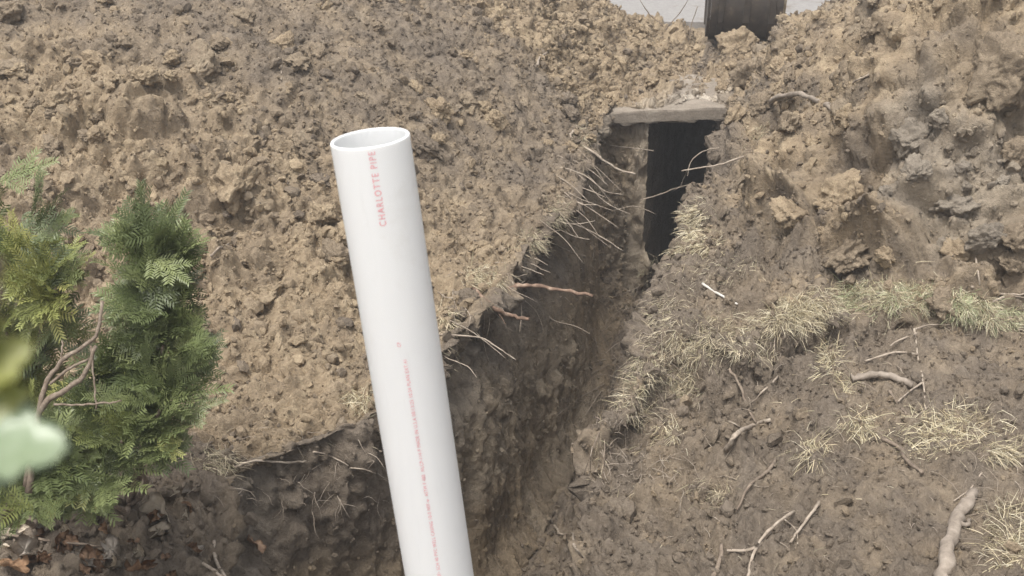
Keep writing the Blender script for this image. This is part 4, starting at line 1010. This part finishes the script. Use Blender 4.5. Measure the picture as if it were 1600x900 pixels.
for lab, pts, r0, r1 in (('thick bare branch', [(45,770),(62,645),(100,610),(130,588),(150,540)], .009, .005), ('bare branch', [(40,760),(66,620),(88,575),(112,552),(150,525),(160,470)], .007, .004), ('bare branch', [(88,578),(96,560),(97,532)], .0035, .002), ('bare branch', [(78,600),(110,575),(140,560)], .004, .003), ('bare twig', [(84,632),(120,632),(165,630),(190,626)], .003, .002), ('bare twig', [(142,540),(147,590),(150,640)], .003, .002)):
    P3 = [Vector(at_depth(x, y, YD - .13)) for x, y in pts]; mb = MB(); tube_into(mb, catmull(P3, 5), r0, r1, 7, .001, .06, int(r0 * 1e5)); o = mb.build('branch', m_bark, None, smooth=True)
    o.data.transform(Matrix.Translation(-y1.location)); o.parent = y1; tag(o, lab + ' showing inside the shrub')

# ------------------------------------------------------------------ dead leaves
def leaf_mat(name, a0, a1, a2):
    m, t, b = new_mat(name); tc = N(t, 'ShaderNodeTexCoord'); n1 = noise(t, tc.outputs['Object'], 3, 5, .7)
    t.links.new(ramp(t, n1, [(.3, a0), (.5, a1), (.7, a2)]), b.inputs['Base Color']); b.inputs['Roughness'].default_value = .75; b.inputs['Specular IOR Level'].default_value = .25; return m
ml_pale = leaf_mat('leaf_pale', (.38, .32, .24), (.52, .45, .355), (.62, .55, .45))
ml_brown = leaf_mat('leaf_brown', (.16, .10, .065), (.26, .165, .105), (.36, .25, .165))
ml_rust = leaf_mat('leaf_rust', (.18, .105, .06), (.27, .165, .095), (.35, .23, .14))
ml_grey = leaf_mat('leaf_grey', (.28, .245, .205), (.41, .36, .305), (.52, .465, .40))
def leaf_mesh(mat, seed, curl):
    rg = random.Random(seed); lob = []
    nseg = 40; bm = bmesh.new(); rings = [[], [], []]
    for k in range(nseg):
        an = -math.pi + 2 * math.pi * k / nseg; rr = .68 + .22 * abs(math.cos(2.5 * (an - math.pi / 2))) ** 1.3 + .05 * math.sin(11 * an + seed)
        if abs(an + math.pi / 2) < .3: rr *= .5
        for j, f in enumerate((.33, .68, 1)):
            x, y = math.cos(an) * rr * f, math.sin(an) * rr * f
            z = curl * (x * x * .9 + .5 * y * abs(y)) + .12 * f * math.sin(3 * an + seed) + .06 * math.sin(7 * an) * f
            x2 = x * (1 - .35 * curl * abs(x)); rings[j].append(bm.verts.new((x2, y, z)))
    c0 = bm.verts.new((0, 0, .03))
    for k in range(nseg):
        k2 = (k + 1) % nseg; bm.faces.new((c0, rings[0][k], rings[0][k2]))
        for j in (0, 1): bm.faces.new((rings[j][k], rings[j + 1][k], rings[j + 1][k2], rings[j][k2]))
    bmesh.ops.solidify(bm, geom=bm.faces[:], thickness=.012)
    me = bpy.data.meshes.new('dead_leaf'); bm.to_mesh(me); bm.free(); me.materials.append(mat)
    for p in me.polygons: p.use_smooth = True
    return me
LM = {k: [leaf_mesh(m, 3 * i + j, (.5, 1.1, .15)[j]) for j in range(3)] for i, (k, m) in enumerate((('pale', ml_pale), ('brown', ml_brown), ('rust', ml_rust), ('grey', ml_grey)))}
def leaf(px, py, size, k, label, group=None, var=None, tilt=.4):
    loc, nrm = hit(px, py); o = bpy.data.objects.new('dead_leaf', LM[k][var if var is not None else random.randrange(3)])
    size *= 1.3; o.location = loc + nrm * (size * .35 + .006); o.scale = (size,) * 3; o.rotation_mode = 'QUATERNION'
    o.rotation_quaternion = nrm.to_track_quat('Z', 'Y') @ Quaternion((1, 0, 0), random.gauss(0, tilt)) @ Quaternion((0, 1, 0), random.gauss(0, tilt)) @ Quaternion((0, 0, 1), random.uniform(0, 6.28)); link(o); tag(o, label, 'leaf', group); return o
leaf(262, 806, .052, 'pale', 'largest curled pale dead leaf on the soil below the yew', var=1)
leaf(272, 768, .018, 'pale', 'tiny pale leaf scrap above the large curled leaf')
leaf(160, 802, .048, 'rust', 'rust-brown dead leaf under the yew left of the large pale leaf', var=0)
leaf(211, 782, .032, 'grey', 'greyish dead leaf between the rust-brown and the large pale leaf')
leaf(38, 870, .042, 'grey', 'grey curled dead leaf near the lower left corner', var=1)
leaf(12, 895, .05, 'rust', 'orange-brown leaf in the very lower left corner', var=0)
leaf(390, 850, .034, 'brown', 'brown leaf hanging on the near left wall')
leaf(245, 838, .03, 'pale', 'small pale leaf just below the largest curled leaf')
leaf(180, 862, .034, 'grey', 'grey folded leaf near the end of the long twig')
leaf(185, 885, .03, 'pale', 'pale leaf near the bottom edge below the grey folded leaf')
leaf(145, 892, .028, 'grey', 'grey leaf at the bottom edge left of the pale one')
for i in range(46):
    lx, ly, lk = random.uniform(0, 320), 770 + 130 * random.random() ** .8, random.choice(('brown', 'brown', 'brown', 'grey', 'grey', 'pale', 'rust')); sz = random.uniform(.014, .03)
    leaf(lx, ly, sz, lk, ('tiny ' if sz < .021 else 'small ') + lk + ' withered leaf ' + ('at the bottom edge' if ly > 865 else 'midway down the litter' if ly > 820 else 'close under the yew') + ', ' + ('far left' if lx < 90 else 'left of the large pale leaf' if lx < 220 else 'near the large pale leaf'), 'leaf litter below the yew')

# ------------------------------------------------------------------ plant right at the window, out of focus
m_holly, t, b = new_mat('glossy_leaf'); tc = N(t, 'ShaderNodeTexCoord'); n1 = noise(t, tc.outputs['Object'], 60, 3, .6)
t.links.new(ramp(t, n1, [(.3, (.22, .31, .16)), (.6, (.40, .48, .32))]), b.inputs['Base Color']); b.inputs['Roughness'].default_value = .25; b.inputs['Specular IOR Level'].default_value = .8
m_holly_y, t, b = new_mat('young_leaf'); tc = N(t, 'ShaderNodeTexCoord'); n1 = noise(t, tc.outputs['Object'], 60, 3, .6)
t.links.new(ramp(t, n1, [(.3, (.24, .28, .07)), (.6, (.38, .38, .12))]), b.inputs['Base Color']); b.inputs['Roughness'].default_value = .3
def holly_leaf(L_, W_, mat, parent, loc, tip, up):
    bm = bmesh.new(); n_ = 10; rows = []
    for i in range(n_ + 1):
        f = i / n_; wv = W_ * math.sin(math.pi * min(1, f * 1.02 + .0)) ** .7 * (1 + .38 * math.cos(f * math.pi * 7)) + .0004
        rows.append([bm.verts.new((wv * e, f * L_, .18 * abs(wv * e) - .15 * L_ * f * f)) for e in (-1, -.5, 0, .5, 1)])
    for i in range(n_):
        for k in range(4): bm.faces.new((rows[i][k], rows[i][k + 1], rows[i + 1][k + 1], rows[i + 1][k]))
    bmesh.ops.solidify(bm, geom=bm.faces[:], thickness=.0006)
    me = bpy.data.meshes.new('leaf'); bm.to_mesh(me); bm.free(); me.materials.append(mat)
    for p in me.polygons: p.use_smooth = True
    o = bpy.data.objects.new('leaf', me); yv = (Vector(tip)).normalized(); xv = yv.cross(Vector(up)).normalized(); zv = xv.cross(yv)
    o.rotation_euler = Matrix((xv, yv, zv)).transposed().to_euler(); o.location = Vector(loc) - parent.location; link(o, parent); return o
gp, _ = drop(-.42, .16)
hs = empty('window_shrub', gp); tag(hs, 'blurred glossy leaves of a shrub close to the camera at the left edge', 'shrub')
D0 = .30
stem_pts = [gp - Vector((0, 0, .02)), gp + Vector((-.02, .02, .5)), gp + Vector((.0, .03, 1.1)), Vector(at_depth(-75, 760, D0 + .01)), Vector(at_depth(-45, 560, D0 + .01)), Vector(at_depth(-60, 380, D0 + .02))]
mb = MB(); tube_into(mb, catmull(stem_pts, 8), .005, .0015, 8, .0, .03, 3); o = mb.build('stem', m_bark, None, smooth=True); o.data.transform(Matrix.Translation(-gp)); o.parent = hs
rgt = Vector((1, 0, 0)); upc = Vector(CU); bk_ = -Vector(CF)
holly_leaf(.030, .0125, m_holly, hs, at_depth(-65, 705, D0), rgt * 1 + upc * .12 + bk_ * .1, upc * .7 + bk_ * .8)
holly_leaf(.020, .007, m_holly_y, hs, at_depth(-50, 600, D0), rgt * .9 + upc * .65, bk_ * 1 + upc * .2)
holly_leaf(.017, .009, m_holly_y, hs, at_depth(-45, 640, D0 + .005), rgt * .8 + upc * .1, bk_ + upc * .3)
holly_leaf(.022, .009, m_holly, hs, at_depth(-80, 800, D0 + .01), rgt * .4 - upc * .9, bk_ + upc * .3)
holly_leaf(.020, .008, m_holly_y, hs, at_depth(-70, 480, D0 + .01), -rgt * .6 + upc * .5, bk_ + upc * .3)
# ------------------------------------------------------------------ thin fog volume, added to stand in for the window glass veil
m_veil = bpy.data.materials.new('veil_haze'); m_veil.use_nodes = True; t = m_veil.node_tree
for n_ in list(t.nodes):
    if n_.type == 'BSDF_PRINCIPLED': t.nodes.remove(n_)
pv = N(t, 'ShaderNodeVolumePrincipled'); pv.inputs['Density'].default_value = .009; pv.inputs['Color'].default_value = (.93, .94, .96, 1); pv.inputs['Anisotropy'].default_value = .3
t.links.new(pv.outputs[0], [x for x in t.nodes if x.type == 'OUTPUT_MATERIAL'][0].inputs['Volume'])
mb = MB(); mb.box((0, 200, .75), (2600, 2600, 6.3)); hz = mb.build('veil_haze', m_veil); tag(hz, 'added thin fog standing in for the veil of the window glass', 'veil_haze', kind='stuff')
